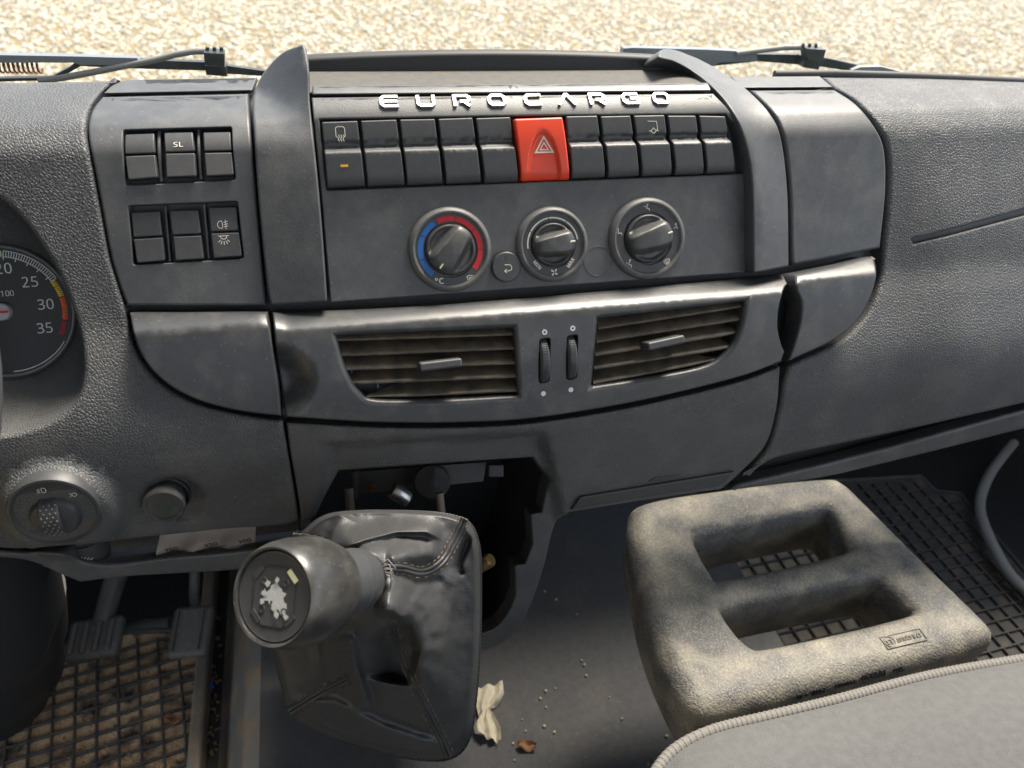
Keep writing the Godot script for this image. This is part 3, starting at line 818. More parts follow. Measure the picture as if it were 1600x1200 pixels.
# ---------- centre control panel ----------
const BTN := [[-0.091, -0.001], [-0.0885, 0.0012], [-0.0752, 0.0018], [-0.0738, -0.0004], [-0.0722, -0.0006], [-0.0668, 0.0052], [-0.052, 0.0048], [-0.047, 0.003], [-0.043, -0.002]]
func h_btn(_u: float, v: float) -> float:
	return table(BTN, v)
var hz_u := 0.0
func h_haz(u: float, v: float) -> float:
	var n = table([[-0.091, 0.002], [-0.088, 0.0045], [-0.07, 0.006], [-0.052, 0.005], [-0.047, 0.003], [-0.043, -0.001]], v)
	var d = Vector2((u - hz_u - 0.0005) / 0.0125, (v + 0.044) / 0.036).length()
	return n - 0.0028 * smoothstep(1.0, 0.84, d)
func quad_px(a: Array, r := 2.5) -> PackedVector2Array:
	var q = PackedVector2Array()
	for p in a: q.append(Vector2(p[0], p[1]))
	return rounded(q, r)
func build_control_panel():
	var hc = h_cen; var hb = h_btn
	var t = thing("control_panel", "centre dash panel with silver lettering, switch row and three heater knobs", "control panel", W(0.015, 0.03, -0.01))
	part(t, "lip", panel(curve([[487, 133, 1], [800, 130, 1], [1106, 128, 1], [1113, 143, 1], [800, 146, 1], [486, 149, 1]]), hc, 0.0006, {"bev": 0.001, "skirt": 0.02, "step": 0.0026}), M.plastic)
	var hole = curve([[499, 186, 1], [800, 181, 1], [1134, 178, 1], [1152, 200], [1161, 230], [1163, 271, 1], [511, 297, 1]])
	part(t, "plate", panel(curve([[485, 151, 1], [800, 147.5, 1], [1115, 145, 1], [1140, 172], [1158, 205], [1168, 260], [1173, 340], [1175, 426, 1], [515, 474, 1], [500, 300], [490, 200]]), hc, 0.0, {"bev": 0.001, "skirt": 0.012, "step": 0.0028, "holes": [{"px": hole, "bev": 0.0012, "depth": 0.010}]}), M.plastic)
	part(t, "recess", panel([[494, 180], [1140, 172], [1170, 276], [506, 302]], hc, -0.009, {"bev": 0.0005, "skirt": 0.003, "step": 0.012}), M.switch)
	var bt = [[[502, 190], [559, 188], [571, 291], [511, 295]], [[563, 188], [620, 186], [633, 289], [574, 292]], [[624, 186], [680, 185], [692, 287], [636, 290]], [[684, 185], [739, 183], [752, 285], [697, 288]], [[743, 184], [798, 182], [810, 284], [757, 287]], [], [[884, 181], [934, 180], [946, 277], [893, 280]], [[938, 181], [986, 180], [999, 275], [950, 278]], [[990, 180], [1039, 179], [1050, 273], [1003, 276]], [[1043, 180], [1088, 180], [1100, 272], [1055, 274]], [[1092, 180], [1134, 181], [1149, 269], [1104, 272]]]
	for k in bt.size():
		if bt[k].is_empty(): continue
		var s = part(t, "push_switch", panel(quad_px(bt[k]), hb, 0.0, {"bev": 0.0011, "skirt": 0.009, "step": 0.0022, "ds": 0.0022, "gap": 0.0002}), M.switch)
		if k == 0:
			s.set_meta("label", "push switch with heated mirror symbol and amber lamp bar")
			var mb = MB.new(); mb.strokes(frame(532, 210, hb, 0.0001), scaled(icon("mirror"), 0.0098), 0.0004, 0.0001); part(s, "symbol", mb, M.print)
			mb = MB.new(); mb.box(frame(538, 259, hb, 0.0001), Vector3(0.005, 0.0016, 0.0004)); part(s, "lamp_bar", mb, M.amber)
		if k == 8:
			s.set_meta("label", "push switch with tail lift symbol")
			var mb = MB.new(); mb.strokes(frame(1021, 199, hb, 0.0001), scaled(icon("lift"), 0.0098), 0.0004, 0.0001); part(s, "symbol", mb, M.print)
	hz_u = duv(850, 235, hb, 0.003).x
	var hh = h_haz
	var hz = part(t, "hazard_switch", panel(quad_px([[803, 185], [880, 182], [891, 281], [814, 284]], 4), hh, 0.0, {"bev": 0.0016, "skirt": 0.010, "step": 0.0014, "ds": 0.002, "gap": 0.0002}), M.red, "red hazard warning switch with white triangle")
	var fh = frame(850, 227, hh, 0.0001)
	var mb = MB.new()
	mb.strokes(fh, [V([[0, 0.0056], [0.0063, -0.0047], [-0.0063, -0.0047], [0, 0.0056]])], 0.0011, 0.00012)
	mb.strokes(fh, [V([[0, 0.0018], [0.0029, -0.003], [-0.0029, -0.003], [0, 0.0018]])], 0.0008, 0.00012)
	part(hz, "triangle", mb, M.print)
	# raised silver letters
	var L = {"E": [V([[0.5, 0.42], [-0.3, 0.42], [-0.45, 0.25], [-0.45, -0.25], [-0.3, -0.42], [0.5, -0.42]]), V([[-0.4, 0.0], [0.45, 0.0]])],
		"U": [V([[-0.45, 0.5], [-0.45, -0.25], [-0.3, -0.42], [0.3, -0.42], [0.45, -0.25], [0.45, 0.5]])],
		"R": [V([[-0.42, -0.5], [-0.42, 0.42], [0.3, 0.42], [0.45, 0.28], [0.45, 0.05], [0.3, -0.08], [-0.1, -0.08]]), V([[0.1, -0.1], [0.45, -0.5]])],
		"O": [V([[-0.3, 0.42], [0.3, 0.42], [0.46, 0.22], [0.46, -0.22], [0.3, -0.42], [-0.3, -0.42], [-0.46, -0.22], [-0.46, 0.22], [-0.3, 0.42]])],
		"C": [V([[0.5, 0.42], [-0.28, 0.42], [-0.45, 0.22], [-0.45, -0.22], [-0.28, -0.42], [0.5, -0.42]])],
		"A": [V([[-0.5, -0.5], [-0.02, 0.42], [0.08, 0.42], [0.52, -0.5]])],
		"G": [V([[0.5, 0.42], [-0.28, 0.42], [-0.45, 0.22], [-0.45, -0.22], [-0.28, -0.42], [0.45, -0.42], [0.45, 0.02], [0.0, 0.02]])]}
	var xs = [608, 665, 721, 776, 832, 884, 932, 984, 1032]
	var word = "EUROCARGO"
	for k in 9:
		var f = frame(xs[k], 160.5 - (xs[k] - 608) * 0.0125, hc, 0.0)
		var w = 0.0118; var ps = []
		for p in L[word[k]]:
			var q = []
			for x in p: q.append(Vector2(x.x * w, x.y * 0.0098))
			ps.append(q)
		mb = MB.new(); mb.strokes(f, ps, 0.0021, 0.0016)
		part(t, "letter", mb, M.chrome, "silver raised letter " + word[k])
	knob(t, 703, 390, 0.0294, 0.0180, 232.0, "temperature")
	knob(t, 862, 382, 0.0268, 0.0158, 6.0, "fan")
	knob(t, 1010, 373, 0.0300, 0.0182, 14.0, "air")
	var f = frame(790, 417, hc, 0.0)
	mb = MB.new(); mb.lathe(f, [[0.0112, -0.002], [0.0112, 0.0002], [0.0106, 0.0002], [0.0106, 0.003], [0.0098, 0.0038], [0.0, 0.0041]], 40)
	var rb = part(t, "recirculation_button", mb, M.switch)
	mb = MB.new(); mb.strokes(f.translated_local(Vector3(0.0006, -0.0008, 0.0041)), scaled(icon("recirculate"), 0.0072), 0.0005, 0.0001); part(rb, "symbol", mb, M.print)
	mb = MB.new(); mb.lathe(f.translated_local(Vector3(0.0, 0.0072, 0.0037)), [[0.0011, 0.0], [0.0011, 0.0005], [0.0006, 0.0005], [0.0006, 0.0]], 14); part(rb, "lamp_ring", mb, M.switch)
	f = frame(934, 408, hc, 0.0)
	mb = MB.new(); mb.lathe(f, [[0.0110, 0.0], [0.0108, 0.0004], [0.0105, 0.0004], [0.0103, 0.00005]], 40)
	part(t, "blanking_ring", mb, M.plastic)

func knob(t: Node3D, px: float, py: float, rb: float, rg: float, turn: float, kind: String):
	var f = frame(px, py, h_cen, 0.0)
	var lab = {"temperature": "rotary temperature knob with blue and red scale", "fan": "rotary fan speed knob marked MIN and MAX", "air": "rotary air direction knob with seat symbols"}
	var mb = MB.new()
	mb.lathe(f, [[rb, -0.001], [rb, 0.001], [rb * 0.975, 0.0034], [rb * 0.94, 0.0048], [rb * 0.89, 0.0055], [rb * 0.855, 0.0052], [rb * 0.83, 0.0034], [rb * 0.81, 0.0030], [rg * 1.06, 0.0030], [rg * 1.05, 0.001], [0.0, 0.001]], 72)
	var k = part(t, kind + "_knob", mb, M.bezel, lab[kind])
	mb = MB.new()
	mb.lathe(f, [[rb * 0.822, 0.0029], [rb * 0.820, 0.0034], [rg * 1.07, 0.0034], [rg * 1.06, 0.0029]], 72)
	part(k, "dial_face", mb, M.switch)
	# turning grip: a dished disc with a bar across
	var g = f.rotated_local(Vector3(0, 0, 1), deg_to_rad(turn))
	mb = MB.new()
	var rows = []
	var m = 56; var nr = 26
	var hgt = func(p: Vector2) -> float:
		var r = p.length() / rg
		var edge = 0.0066 * sqrt(maxf(0.0, 1.0 - pow(r, 7.0)))
		var bar = rg * (0.34 + 0.10 * p.x / rg)
		var dish = smoothstep(bar + rg * 0.05, bar + rg * 0.26, absf(p.y)) * smoothstep(0.93, 0.74, r)
		var rise = 0.0060 * smoothstep(bar + rg * 0.20, bar - rg * 0.02, absf(p.y)) * (1.0 - 0.35 * r * r) * smoothstep(1.0, 0.93, r)
		return edge - 0.0034 * dish + rise
	for a in nr + 1:
		var row = []
		var r = rg * (1.0 - pow(1.0 - float(a) / nr, 1.5)) if a < nr else rg
		for b in m:
			var an = TAU * b / m
			var p = Vector2(cos(an), sin(an)) * maxf(r, 1e-5)
			row.append(g * Vector3(p.x, p.y, (hgt.call(p) if a < nr else 0.0) + 0.001))
		rows.append(row)
	mb.grid(rows, true, false, Vector3.ZERO, 1.0)
	# outward side of the grid: compare with the panel's normal at the hub
	if mb.n[m * 3].dot(f.basis.z) < 0:
		for q in mb.n.size(): mb.n[q] = -mb.n[q]
		for q in range(0, mb.i.size(), 3):
			var sw = mb.i[q]; mb.i[q] = mb.i[q + 1]; mb.i[q + 1] = sw
	part(k, "grip", mb, M.knob)
	# pimples in the two finger dishes
	mb = MB.new()
	for a in range(-7, 8):
		for b in range(-9, 10):
			var p = Vector2((b + 0.5 * (a & 1)) * 0.0017, a * 0.0015)
			var bar = rg * (0.34 + 0.10 * p.x / rg)
			if p.length() < rg * 0.74 and absf(p.y) > bar + rg * 0.22:
				mb.box(g.translated_local(Vector3(p.x, p.y, hgt.call(p) + 0.001)), Vector3(0.0010, 0.0009, 0.0007), 0.0003, 1)
	part(k, "grip_pimples", mb, M.knob)
	mb = MB.new()
	var ph = hgt.call(Vector2(rg * 0.8, 0)) + 0.001
	mb.box(g.translated_local(Vector3(rg * 0.76, 0, ph + 0.0004)), Vector3(0.0040, 0.0011, 0.0014), 0.0003, 1)
	part(k, "pointer", mb, M.print)
	var zt = 0.0036
	var ringp = func(a0: float, a1: float, ri: float, ro: float, mt: Material, called: String):
		var q = MB.new()
		q.lathe(f.translated_local(Vector3(0, 0, 0.0032)), [[ro, 0.0], [ro, 0.0004], [ri, 0.0004], [ri, 0.0]], 14, deg_to_rad(a0), deg_to_rad(a1))
		part(k, called, q, mt)
	var on_ring = func(dx: float, dy: float) -> Transform3D:
		return f.translated_local(Vector3(dx, dy, 0.00345))
	var sc = 0.00045
	if kind == "temperature":
		for a in [[119, 151], [153, 195], [197, 230]]: ringp.call(a[0], a[1], 0.0192, 0.0228, M.dot_blue, "scale_mark")
		for a in [[79, 112], [38, 77], [-2, 36], [-42, -4]]: ringp.call(a[0], a[1], 0.0192, 0.0228, M.dot_red, "scale_mark")
		text_part(k, "lettering", "°C", 0.0042, on_ring.call(-0.0095, -0.0212), M.print, true)
		mb = MB.new(); mb.strokes(on_ring.call(0.0125, -0.0205), scaled(icon("screen"), 0.0052), 0.0004, 0.0001); part(k, "symbol", mb, M.print)
	elif kind == "fan":
		for a in [[150, 186], [99, 148], [57, 97], [8, 55]]: ringp.call(a[0], a[1], 0.0182, 0.0192, M.print, "scale_mark")
		for l in [[-48.0, "MAX"], [-132.0, "MIN"]]:
			var a = deg_to_rad(l[0]); var rr = 0.0186
			var tf = on_ring.call(cos(a) * rr, sin(a) * rr)
			tf = tf.rotated_local(Vector3(0, 0, 1), deg_to_rad(52.0 if l[1] == "MAX" else -52.0))
			text_part(k, "lettering", l[1], 0.0026, tf, M.print, true)
		mb = MB.new()
		for q in 4:
			var ff = on_ring.call(0.0, -0.0198).rotated_local(Vector3(0, 0, 1), PI / 2 * q + 0.3)
			mb.poly(ff, PackedVector2Array(V([[0.0002, 0.0002], [0.0012, 0.0002], [0.0025, 0.0009], [0.0024, 0.0019], [0.0014, 0.0018]])), 0.0001)
		part(k, "symbol", mb, M.print)
	else:
		for s in [[0.0, 0.0228, "person", 0], [0.0232, 0.0075, "person", 30], [-0.0228, 0.006, "person", 20], [-0.0152, -0.0175, "person_feet", 0]]:
			mb = MB.new(); mb.strokes(on_ring.call(s[0], s[1]).rotated_local(Vector3(0, 0, 1), deg_to_rad(s[3])), scaled(icon(s[2]), 0.0062), 0.0005, 0.0001); part(k, "symbol", mb, M.print)
		mb = MB.new(); mb.strokes(on_ring.call(0.0145, -0.0178).rotated_local(Vector3(0, 0, 1), 0.3), scaled(icon("screen"), 0.0052), 0.0004, 0.0001); part(k, "symbol", mb, M.print)

# ---------- vent panel ----------
func h_vent(u: float, v: float) -> float:
	var n = h_trim(u, v)
	var d = Vector2((u + 0.188) / 0.034, (v - 0.078) / 0.028).length()
	return n - 0.012 * smoothstep(1.0, 0.35, d) - 0.009 * smoothstep(1.0, 0.35, Vector2((u - 0.212) / 0.022, (v - 0.072) / 0.03).length())
func build_vent_panel():
	var h = h_vent; var ht = h_trim
	var t = thing("vent_panel", "curved dark vent panel with two dusty air vents and two thumbwheels", "vent panel", W(0.01, 0.12, -0.01))
	var lv = curve([[526, 525, 1], [660, 519, 1], [803, 513, 1], [807, 565, 1], [810, 618, 1], [700, 624], [590, 625], [562, 612], [545, 585], [534, 555]])
	var rv = curve([[936, 498, 1], [1050, 485, 1], [1165, 471, 1], [1158, 510], [1143, 543], [1105, 571], [1015, 590], [926, 604, 1], [931, 550, 1]])
	var w1 = quad_px([[843, 530], [860, 528], [858, 597], [842, 599]], 5); var w2 = quad_px([[886, 525], [903, 523], [901, 592], [885, 594]], 5)
	part(t, "fascia", panel(curve([[424, 487, 1], [600, 481], [800, 467], [1000, 449], [1237, 427, 1], [1239, 440], [1228, 452], [1219, 480], [1217, 512], [1223, 538], [1228, 549, 1], [1222, 566, 1], [1150, 592], [1000, 628], [850, 653], [750, 661], [600, 662], [446, 653, 1], [440, 620], [431, 560], [427, 520]]), h, 0.0, {"bev": 0.0015, "skirt": 0.02, "step": 0.0034, "ds": 0.0035, "holes": [{"px": lv, "bev": 0.004, "depth": 0.022}, {"px": rv, "bev": 0.004, "depth": 0.022}, {"px": w1, "bev": 0.0008, "depth": 0.008, "ds": 0.002}, {"px": w2, "bev": 0.0008, "depth": 0.008, "ds": 0.002}]}), M.trim)
	for sd in 2:
		var v = Node3D.new(); v.name = "air_vent"; t.add_child(v, true); v.position = -t.position
		v.set_meta("label", "air vent with dusty slats and tab beside the " + ("trim under the switch panel" if sd == 0 else "grab recess"))
		var lines = [[[526, 530], [806, 521]], [[530, 554], [807, 543]], [[537, 576], [808, 566]], [[546, 598], [809, 587]], [[574, 620], [809, 609]]] if sd == 0 else [[[935, 512], [1163, 477]], [[932, 533], [1161, 497]], [[930, 554], [1153, 519]], [[928, 575], [1145, 541]], [[927, 598], [1122, 561]]]
		for k in 5:
			var a = duv(lines[k][0][0], lines[k][0][1], ht, -0.005); var b = duv(lines[k][1][0], lines[k][1][1], ht, -0.005)
			var mb = MB.new(); var rows = []
			var m = 14
			# cross-section of a slat: rounded nose in front, blade sloping up to the back
			var sec = [[0.0009, -0.0120, -0.0072], [0.0, -0.001, 0.0012], [0.0, 0.0, 0.0014], [0.0, 0.0004, 0.0004], [0.0, -0.0004, -0.0008], [0.0, -0.005, -0.0048], [0.0, -0.0125, -0.0086]]
			for j in m + 1:
				var s = float(j) / m
				var p = a.lerp(b, s)
				var row = []
				# the ends are cut back
				var endf = 1.0
				if sd == 0 and k >= 3: endf = smoothstep(0.0, 0.30 if k == 4 else 0.08, s + 0.02)
				if sd == 1 and k >= 2: endf = smoothstep(0.0, 0.30 if k == 4 else 0.12, 1.0 - s + 0.02)
				for q in sec:
					row.append(W(p.x, p.y + q[2] * lerpf(0.15, 1.0, endf), h_trim(p.x, p.y) - 0.005 + q[1] * lerpf(0.15, 1.0, endf)))
				rows.append(row)
			mb.grid(rows, false, false, Vector3.ZERO, -1.0)
			if mb.n[3].dot(EN) < 0:
				for q in mb.n.size(): mb.n[q] = -mb.n[q]
				for q in range(0, mb.i.size(), 3):
					var sw = mb.i[q]; mb.i[q] = mb.i[q + 1]; mb.i[q + 1] = sw
			part(v, "slat", mb, M.vent)
		var tc = [[687, 573], [1034, 539]][sd]
		var f = frame(tc[0], tc[1], ht, -0.001)
		f = f.rotated_local(Vector3(0, 0, 1), 0.03 if sd == 0 else 0.12).rotated_local(Vector3(1, 0, 0), -0.15).translated_local(Vector3(0, 0.002, 0.002))
		var mb2 = MB.new(); mb2.box(f, Vector3(0.029, 0.0060, 0.016), 0.0016, 2)
		part(v, "tab", mb2, M.switch)
		mb2 = MB.new()
		var mx = [[528, 806], [935, 1160]][sd]
		for k in 7:
			var s = (k + 0.5) / 7.0
			var q = duv(lerpf(mx[0], mx[1], s), [570, 535][sd] - (8 if sd == 0 else 30) * (s - 0.5), ht, -0.018)
			mb2.box(Transform3D(Basis(EU, -EV, EN), W(q.x, q.y - 0.004, h_trim(q.x, q.y) - 0.0195)), Vector3(0.0012, 0.040 if sd == 0 else 0.036, 0.006))
		part(v, "back_vanes", mb2, M.switch)
		var back = [[520, 516], [812, 506], [818, 624], [600, 628], [540, 600]] if sd == 0 else [[930, 490], [1172, 464], [1150, 550], [1100, 578], [920, 610]]
		part(v, "duct", panel(back, ht, -0.0225, {"bev": 0.0005, "skirt": 0.003, "step": 0.012}), M.switch)
	for wv in [[851, 563], [894, 558]]:
		var q = duv(wv[0], wv[1], ht, 0.0)
		var c = W(q.x, q.y, h_trim(q.x, q.y) - 0.0165)
		var mb = MB.new()
		mb.lathe(Transform3D(Basis(EV, EN, EU), c), [[0.0, -0.0034], [0.019, -0.0034], [0.0204, -0.0022], [0.0208, 0.0], [0.0204, 0.0022], [0.019, 0.0034], [0.0, 0.0034]], 64)
		var w = part(t, "thumbwheel", mb, M.switch)
		mb = MB.new()
		for k in 40:
			var a = TAU * k / 80.0 + 0.05
			mb.box(Transform3D(Basis(EU, EN * sin(a) + EV * cos(a), EU.cross(EN * sin(a) + EV * cos(a))), c + (EN * sin(a) + EV * cos(a)) * 0.0207), Vector3(0.0042, 0.0006, 0.0006))
		part(w, "ribs", mb, M.switch)
	for d in [[851, 519, true], [895, 513, true], [849, 615, false], [892, 609, false]]:
		var f = frame(d[0], d[1], ht, 0.0)
		var mb = MB.new()
		if d[2]: mb.lathe(f, [[0.0019, 0.0], [0.0019, 0.00015], [0.0009, 0.00015], [0.0009, 0.0]], 20)
		else: mb.lathe(f, [[0.0018, 0.0], [0.0018, 0.00015], [0.0, 0.00015]], 20)
		part(t, "open_mark" if d[2] else "shut_mark", mb, M.dial_white)

# ---------- instrument dial ----------
func build_cluster():
	var hp = h_pad
	var q = flat(5, 487, -0.036)
	var t = thing("instrument_cluster", "round rev counter dial with numerals to 35 behind the dash hood", "instrument", W(q.x, q.y, -0.04))
	var f = Transform3D(Basis(EU, -EV, EN), W(q.x, q.y, -0.036))
	# hood walls, from the edge of the pad down to the dial
	var edge = curve([[-150, 290, 1], [-50, 288], [0, 313], [34, 344], [64, 385], [88, 425], [109, 475], [124, 524], [129, 564], [127, 599], [115, 630], [86, 653], [43, 671], [0, 679], [-60, 684], [-150, 688, 1]])
	var uvp = resample(to_uv(edge, hp, 0), 0.005)
	var rows = []
	for k in 7:
		var s = k / 6.0
		var row = []
		for p in uvp:
			var d = p - q
			var target = q + d.normalized() * 0.0438
			if d.length() < 0.05: target = q + d * 0.9
			var e = p.lerp(target, s * s * 0.4 + s * 0.6)
			row.append(W(e.x, e.y, lerpf(h_pad(p.x, p.y) - 0.004, -0.0375, pow(s, 0.8))))
		rows.append(row)
	var mb = MB.new(); mb.grid(rows, true, false, Vector3.ZERO, 1.0)
	if mb.n[3].dot(EN) < 0:
		for k in mb.n.size(): mb.n[k] = -mb.n[k]
		for k in range(0, mb.i.size(), 3):
			var sw = mb.i[k]; mb.i[k] = mb.i[k + 1]; mb.i[k + 1] = sw
	part(t, "hood_wall", mb, M.pad_fine)
	mb = MB.new(); mb.lathe(f, [[0.0442, -0.004], [0.0442, 0.001], [0.0432, 0.0022], [0.0420, 0.0022], [0.0412, 0.0006], [0.0408, -0.001]], 80)
	part(t, "bezel_ring", mb, M.silver)
	mb = MB.new(); mb.lathe(f, [[0.0409, -0.001], [0.0, -0.001]], 64)
	var dial = part(t, "dial_face", mb, M.dial)
	var arcs = [[30, 82, M.dial_white, 0.0358, 0.0363], [30, 82, M.dial_white, 0.0396, 0.0401], [12, 30, mat(Color(0.85, 0.72, 0.15), 0.6), 0.0352, 0.0384], [-13, 11, mat(Color(0.90, 0.36, 0.12), 0.6), 0.0352, 0.0384], [-29, -14, mat(Color(0.62, 0.10, 0.14), 0.6), 0.0352, 0.0384], [82, 110, mat(Color(0.30, 0.65, 0.15), 0.6), 0.0356, 0.0384], [-90, -34, M.dial_white, 0.0400, 0.0406]]
	for a in arcs:
		mb = MB.new(); mb.lathe(f, [[a[4], -0.001], [a[4], -0.0007], [a[3], -0.0007], [a[3], -0.001]], 30, deg_to_rad(a[0]), deg_to_rad(a[1]))
		part(dial, "scale_band", mb, a[2])
	mb = MB.new()
	var dark_ticks = MB.new()
	for k in 60:
		var a = deg_to_rad(-29.0 + k * 139.0 / 59.0)
		var big = k % 5 == 2
		if rad_to_deg(a) < 29.0:
			dark_ticks.strokes(f.translated_local(Vector3(0, 0, -0.0007)), [[Vector2(cos(a), sin(a)) * (0.0352 if big else 0.0366), Vector2(cos(a), sin(a)) * 0.0384]], 0.0005, 0.0001)
			continue
		mb.strokes(f.translated_local(Vector3(0, 0, -0.0008)), [[Vector2(cos(a), sin(a)) * (0.0340 if big else 0.0362), Vector2(cos(a), sin(a)) * 0.0398]], 0.0005, 0.00025)
	part(dial, "tick_marks", mb, M.dial_white)
	part(dial, "tick_marks", dark_ticks, M.dial)
	for l in [["20", 5, 420], ["25", 47, 441], ["30", 71, 476], ["35", 70, 513]]:
		var p = flat(l[1], l[2], -0.037)
		text_part(dial, "numeral", l[0], 0.0066, Transform3D(f.basis, W(p.x, p.y, -0.0369)), M.dial_white)
	var p2 = flat(8, 459, -0.037)
	text_part(dial, "lettering", "x100", 0.0036, Transform3D(f.basis, W(p2.x, p2.y, -0.0369)), M.dial_white)
	mb = MB.new(); mb.lathe(f, [[0.0056, -0.001], [0.0056, 0.004], [0.0050, 0.0048], [0.0, 0.005]], 32)
	part(t, "needle_hub", mb, mat(Color(0.62, 0.62, 0.63), 0.5))
	mb = MB.new(); mb.box(f.translated_local(Vector3(-0.012, 0, 0.0054)), Vector3(0.034, 0.0014, 0.0007))
	part(t, "needle", mb, M.dot_red)

var steering: Node3D
# ---------- light switch, lighter, steering wheel ----------
func build_small_controls():
	var hp = h_pad
	var flat_h = func(u, v): return table(PAD, v) + 0.011
	var f = frame(87, 796, flat_h, 0.0)
	var t = thing("light_switch", "round black headlight switch dial with ribbed thumb grip below the instrument dial", "switch", f.origin - f.basis.z * 0.004)
	var mb = MB.new()
	mb.lathe(f, [[0.0272, -0.006], [0.0272, 0.001], [0.0262, 0.0032], [0.0248, 0.0036], [0.0238, 0.0024], [0.0225, 0.0018], [0.0, 0.0018]], 64)
	part(t, "bezel", mb, M.switch)
	mb = MB.new(); mb.lathe(f.translated_local(Vector3(-0.0005, -0.004, 0)), [[0.0152, 0.001], [0.0148, 0.0030], [0.013, 0.0052], [0.008, 0.0064], [0.0, 0.0066]], 48)
	part(t, "dome", mb, M.switch)
	mb = MB.new()
	var g = f.translated_local(Vector3(-0.0015, -0.004, 0.0))
	mb.lathe(Transform3D(Basis(g.basis.y, g.basis.z, g.basis.x), g.origin - g.basis.z * 0.0065), [[0.0, -0.0058], [0.0165, -0.0058], [0.0172, -0.005], [0.0172, 0.005], [0.0165, 0.0058], [0.0, 0.0058]], 48)
	var wh = part(t, "thumbwheel", mb, M.switch)
	mb = MB.new()
	for a in range(-5, 6):
		for b in range(-1, 2):
			var an = a * 0.155
			var rr = 0.0172
			var up = g.basis.z * cos(an) + g.basis.y * sin(an)
			mb.box(Transform3D(Basis(g.basis.x, g.basis.y, g.basis.z), g.origin - g.basis.z * 0.0065 + up * rr + g.basis.x * (b * 0.0034 + (0.0017 if a % 2 != 0 else 0.0) - 0.0008)), Vector3(0.0011, 0.0011, 0.0009), 0.0003, 1)
	part(wh, "pimples", mb, M.hose)
	mb = MB.new(); mb.strokes(f.translated_local(Vector3(-0.003, 0.0175, 0.0019)), scaled(icon("beam"), 0.0062), 0.0004, 0.0001); part(t, "symbol", mb, M.print)
	mb = MB.new(); mb.strokes(f.translated_local(Vector3(0.0140, 0.0115, 0.0019)), scaled(icon("side"), 0.0055), 0.0004, 0.0001); part(t, "symbol", mb, M.print)
	# lighter
	var fl = func(u, v): return table(PAD, v) - 0.006
	f = frame(260, 772, fl, 0.0)
	t = thing("cigarette_lighter", "round black cigarette lighter knob with green symbol in its dash socket", "lighter", f.origin)
	mb = MB.new(); mb.lathe(f, [[0.0155, -0.002], [0.0155, 0.002], [0.0142, 0.0030], [0.0135, 0.002], [0.0135, -0.002]], 48); part(t, "socket_ring", mb, M.dark)
	mb = MB.new(); mb.lathe(f, [[0.0125, -0.002], [0.0125, 0.0090], [0.0134, 0.0102], [0.0134, 0.0128], [0.0124, 0.0140], [0.0106, 0.0140], [0.0102, 0.0132], [0.0, 0.0132]], 48); part(t, "knob", mb, M.knob)
	mb = MB.new(); mb.strokes(f.translated_local(Vector3(0, 0, 0.0132)), scaled(icon("cigarette"), 0.0105), 0.0005, 0.0001); part(t, "symbol", mb, M.green)
	# steering wheel: only the edge of its rim reaches into view
	var wc = at(-560, 640, 0.36); var wn = (C - wc + Vector3(0.1, 0.3, 0.3)).normalized()
	var edge = at(-4, 620, 0.36)
	wn = (wn - (edge - wc).normalized() * wn.dot((edge - wc).normalized())).normalized()
	var ex = (edge - wc).normalized(); var ey = wn.cross(ex)
	var rad = (edge - wc).length()
	steering = thing("steering_column", "black steering column shroud with grey wheel rim before the instrument dial", "steering column", on_y(10, 1060, 0.0))
	t = steering
	var rows = []
	for k in 72:
		var a = TAU * k / 72
		var row = []
		for j in 14:
			var b = TAU * j / 14
			row.append(wc + (ex * cos(a) + ey * sin(a)) * (rad - 0.014 + cos(b) * 0.014) + wn * sin(b) * 0.014)
		rows.append(row)
	mb = MB.new(); mb.grid(rows, true, true, Vector3.ZERO, 1.0)
	if mb.n[0].dot(ex) < 0:
		for k in mb.n.size(): mb.n[k] = -mb.n[k]
		for k in range(0, mb.i.size(), 3):
			var sw = mb.i[k]; mb.i[k] = mb.i[k + 1]; mb.i[k + 1] = sw
	part(t, "wheel_rim", mb, M.plastic)
	for a in [0.9, 2.24, -1.57]:
		mb = MB.new(); mb.tube([wc - wn * 0.03, wc + (ex * cos(a) + ey * sin(a)) * rad * 0.5 - wn * 0.02, wc + (ex * cos(a) + ey * sin(a)) * (rad - 0.012)], [0.03, 0.018, 0.012], 12)
		part(t, "wheel_spoke", mb, M.plastic)
	mb = MB.new(); mb.lathe(Transform3D(Basis(ex, ey, wn), wc - wn * 0.04), [[0.07, -0.02], [0.07, 0.01], [0.06, 0.025], [0.0, 0.03]], 32)
	part(t, "wheel_hub", mb, M.plastic)

func fix_side(mb: MB, k: int, towards: Vector3):
	# turn a whole grid over when its normals point to the wrong side
	if mb.n[k].dot(towards) < 0:
		for q in mb.n.size(): mb.n[q] = -mb.n[q]
		for q in range(0, mb.i.size(), 3):
			var sw = mb.i[q]; mb.i[q] = mb.i[q + 1]; mb.i[q + 1] = sw
func slab(a: Vector3, b: Vector3, r := 0.0) -> MB:
	var mb = MB.new()
	mb.box(Transform3D(Basis(), (a + b) * 0.5), (b - a).abs(), r)
	return mb

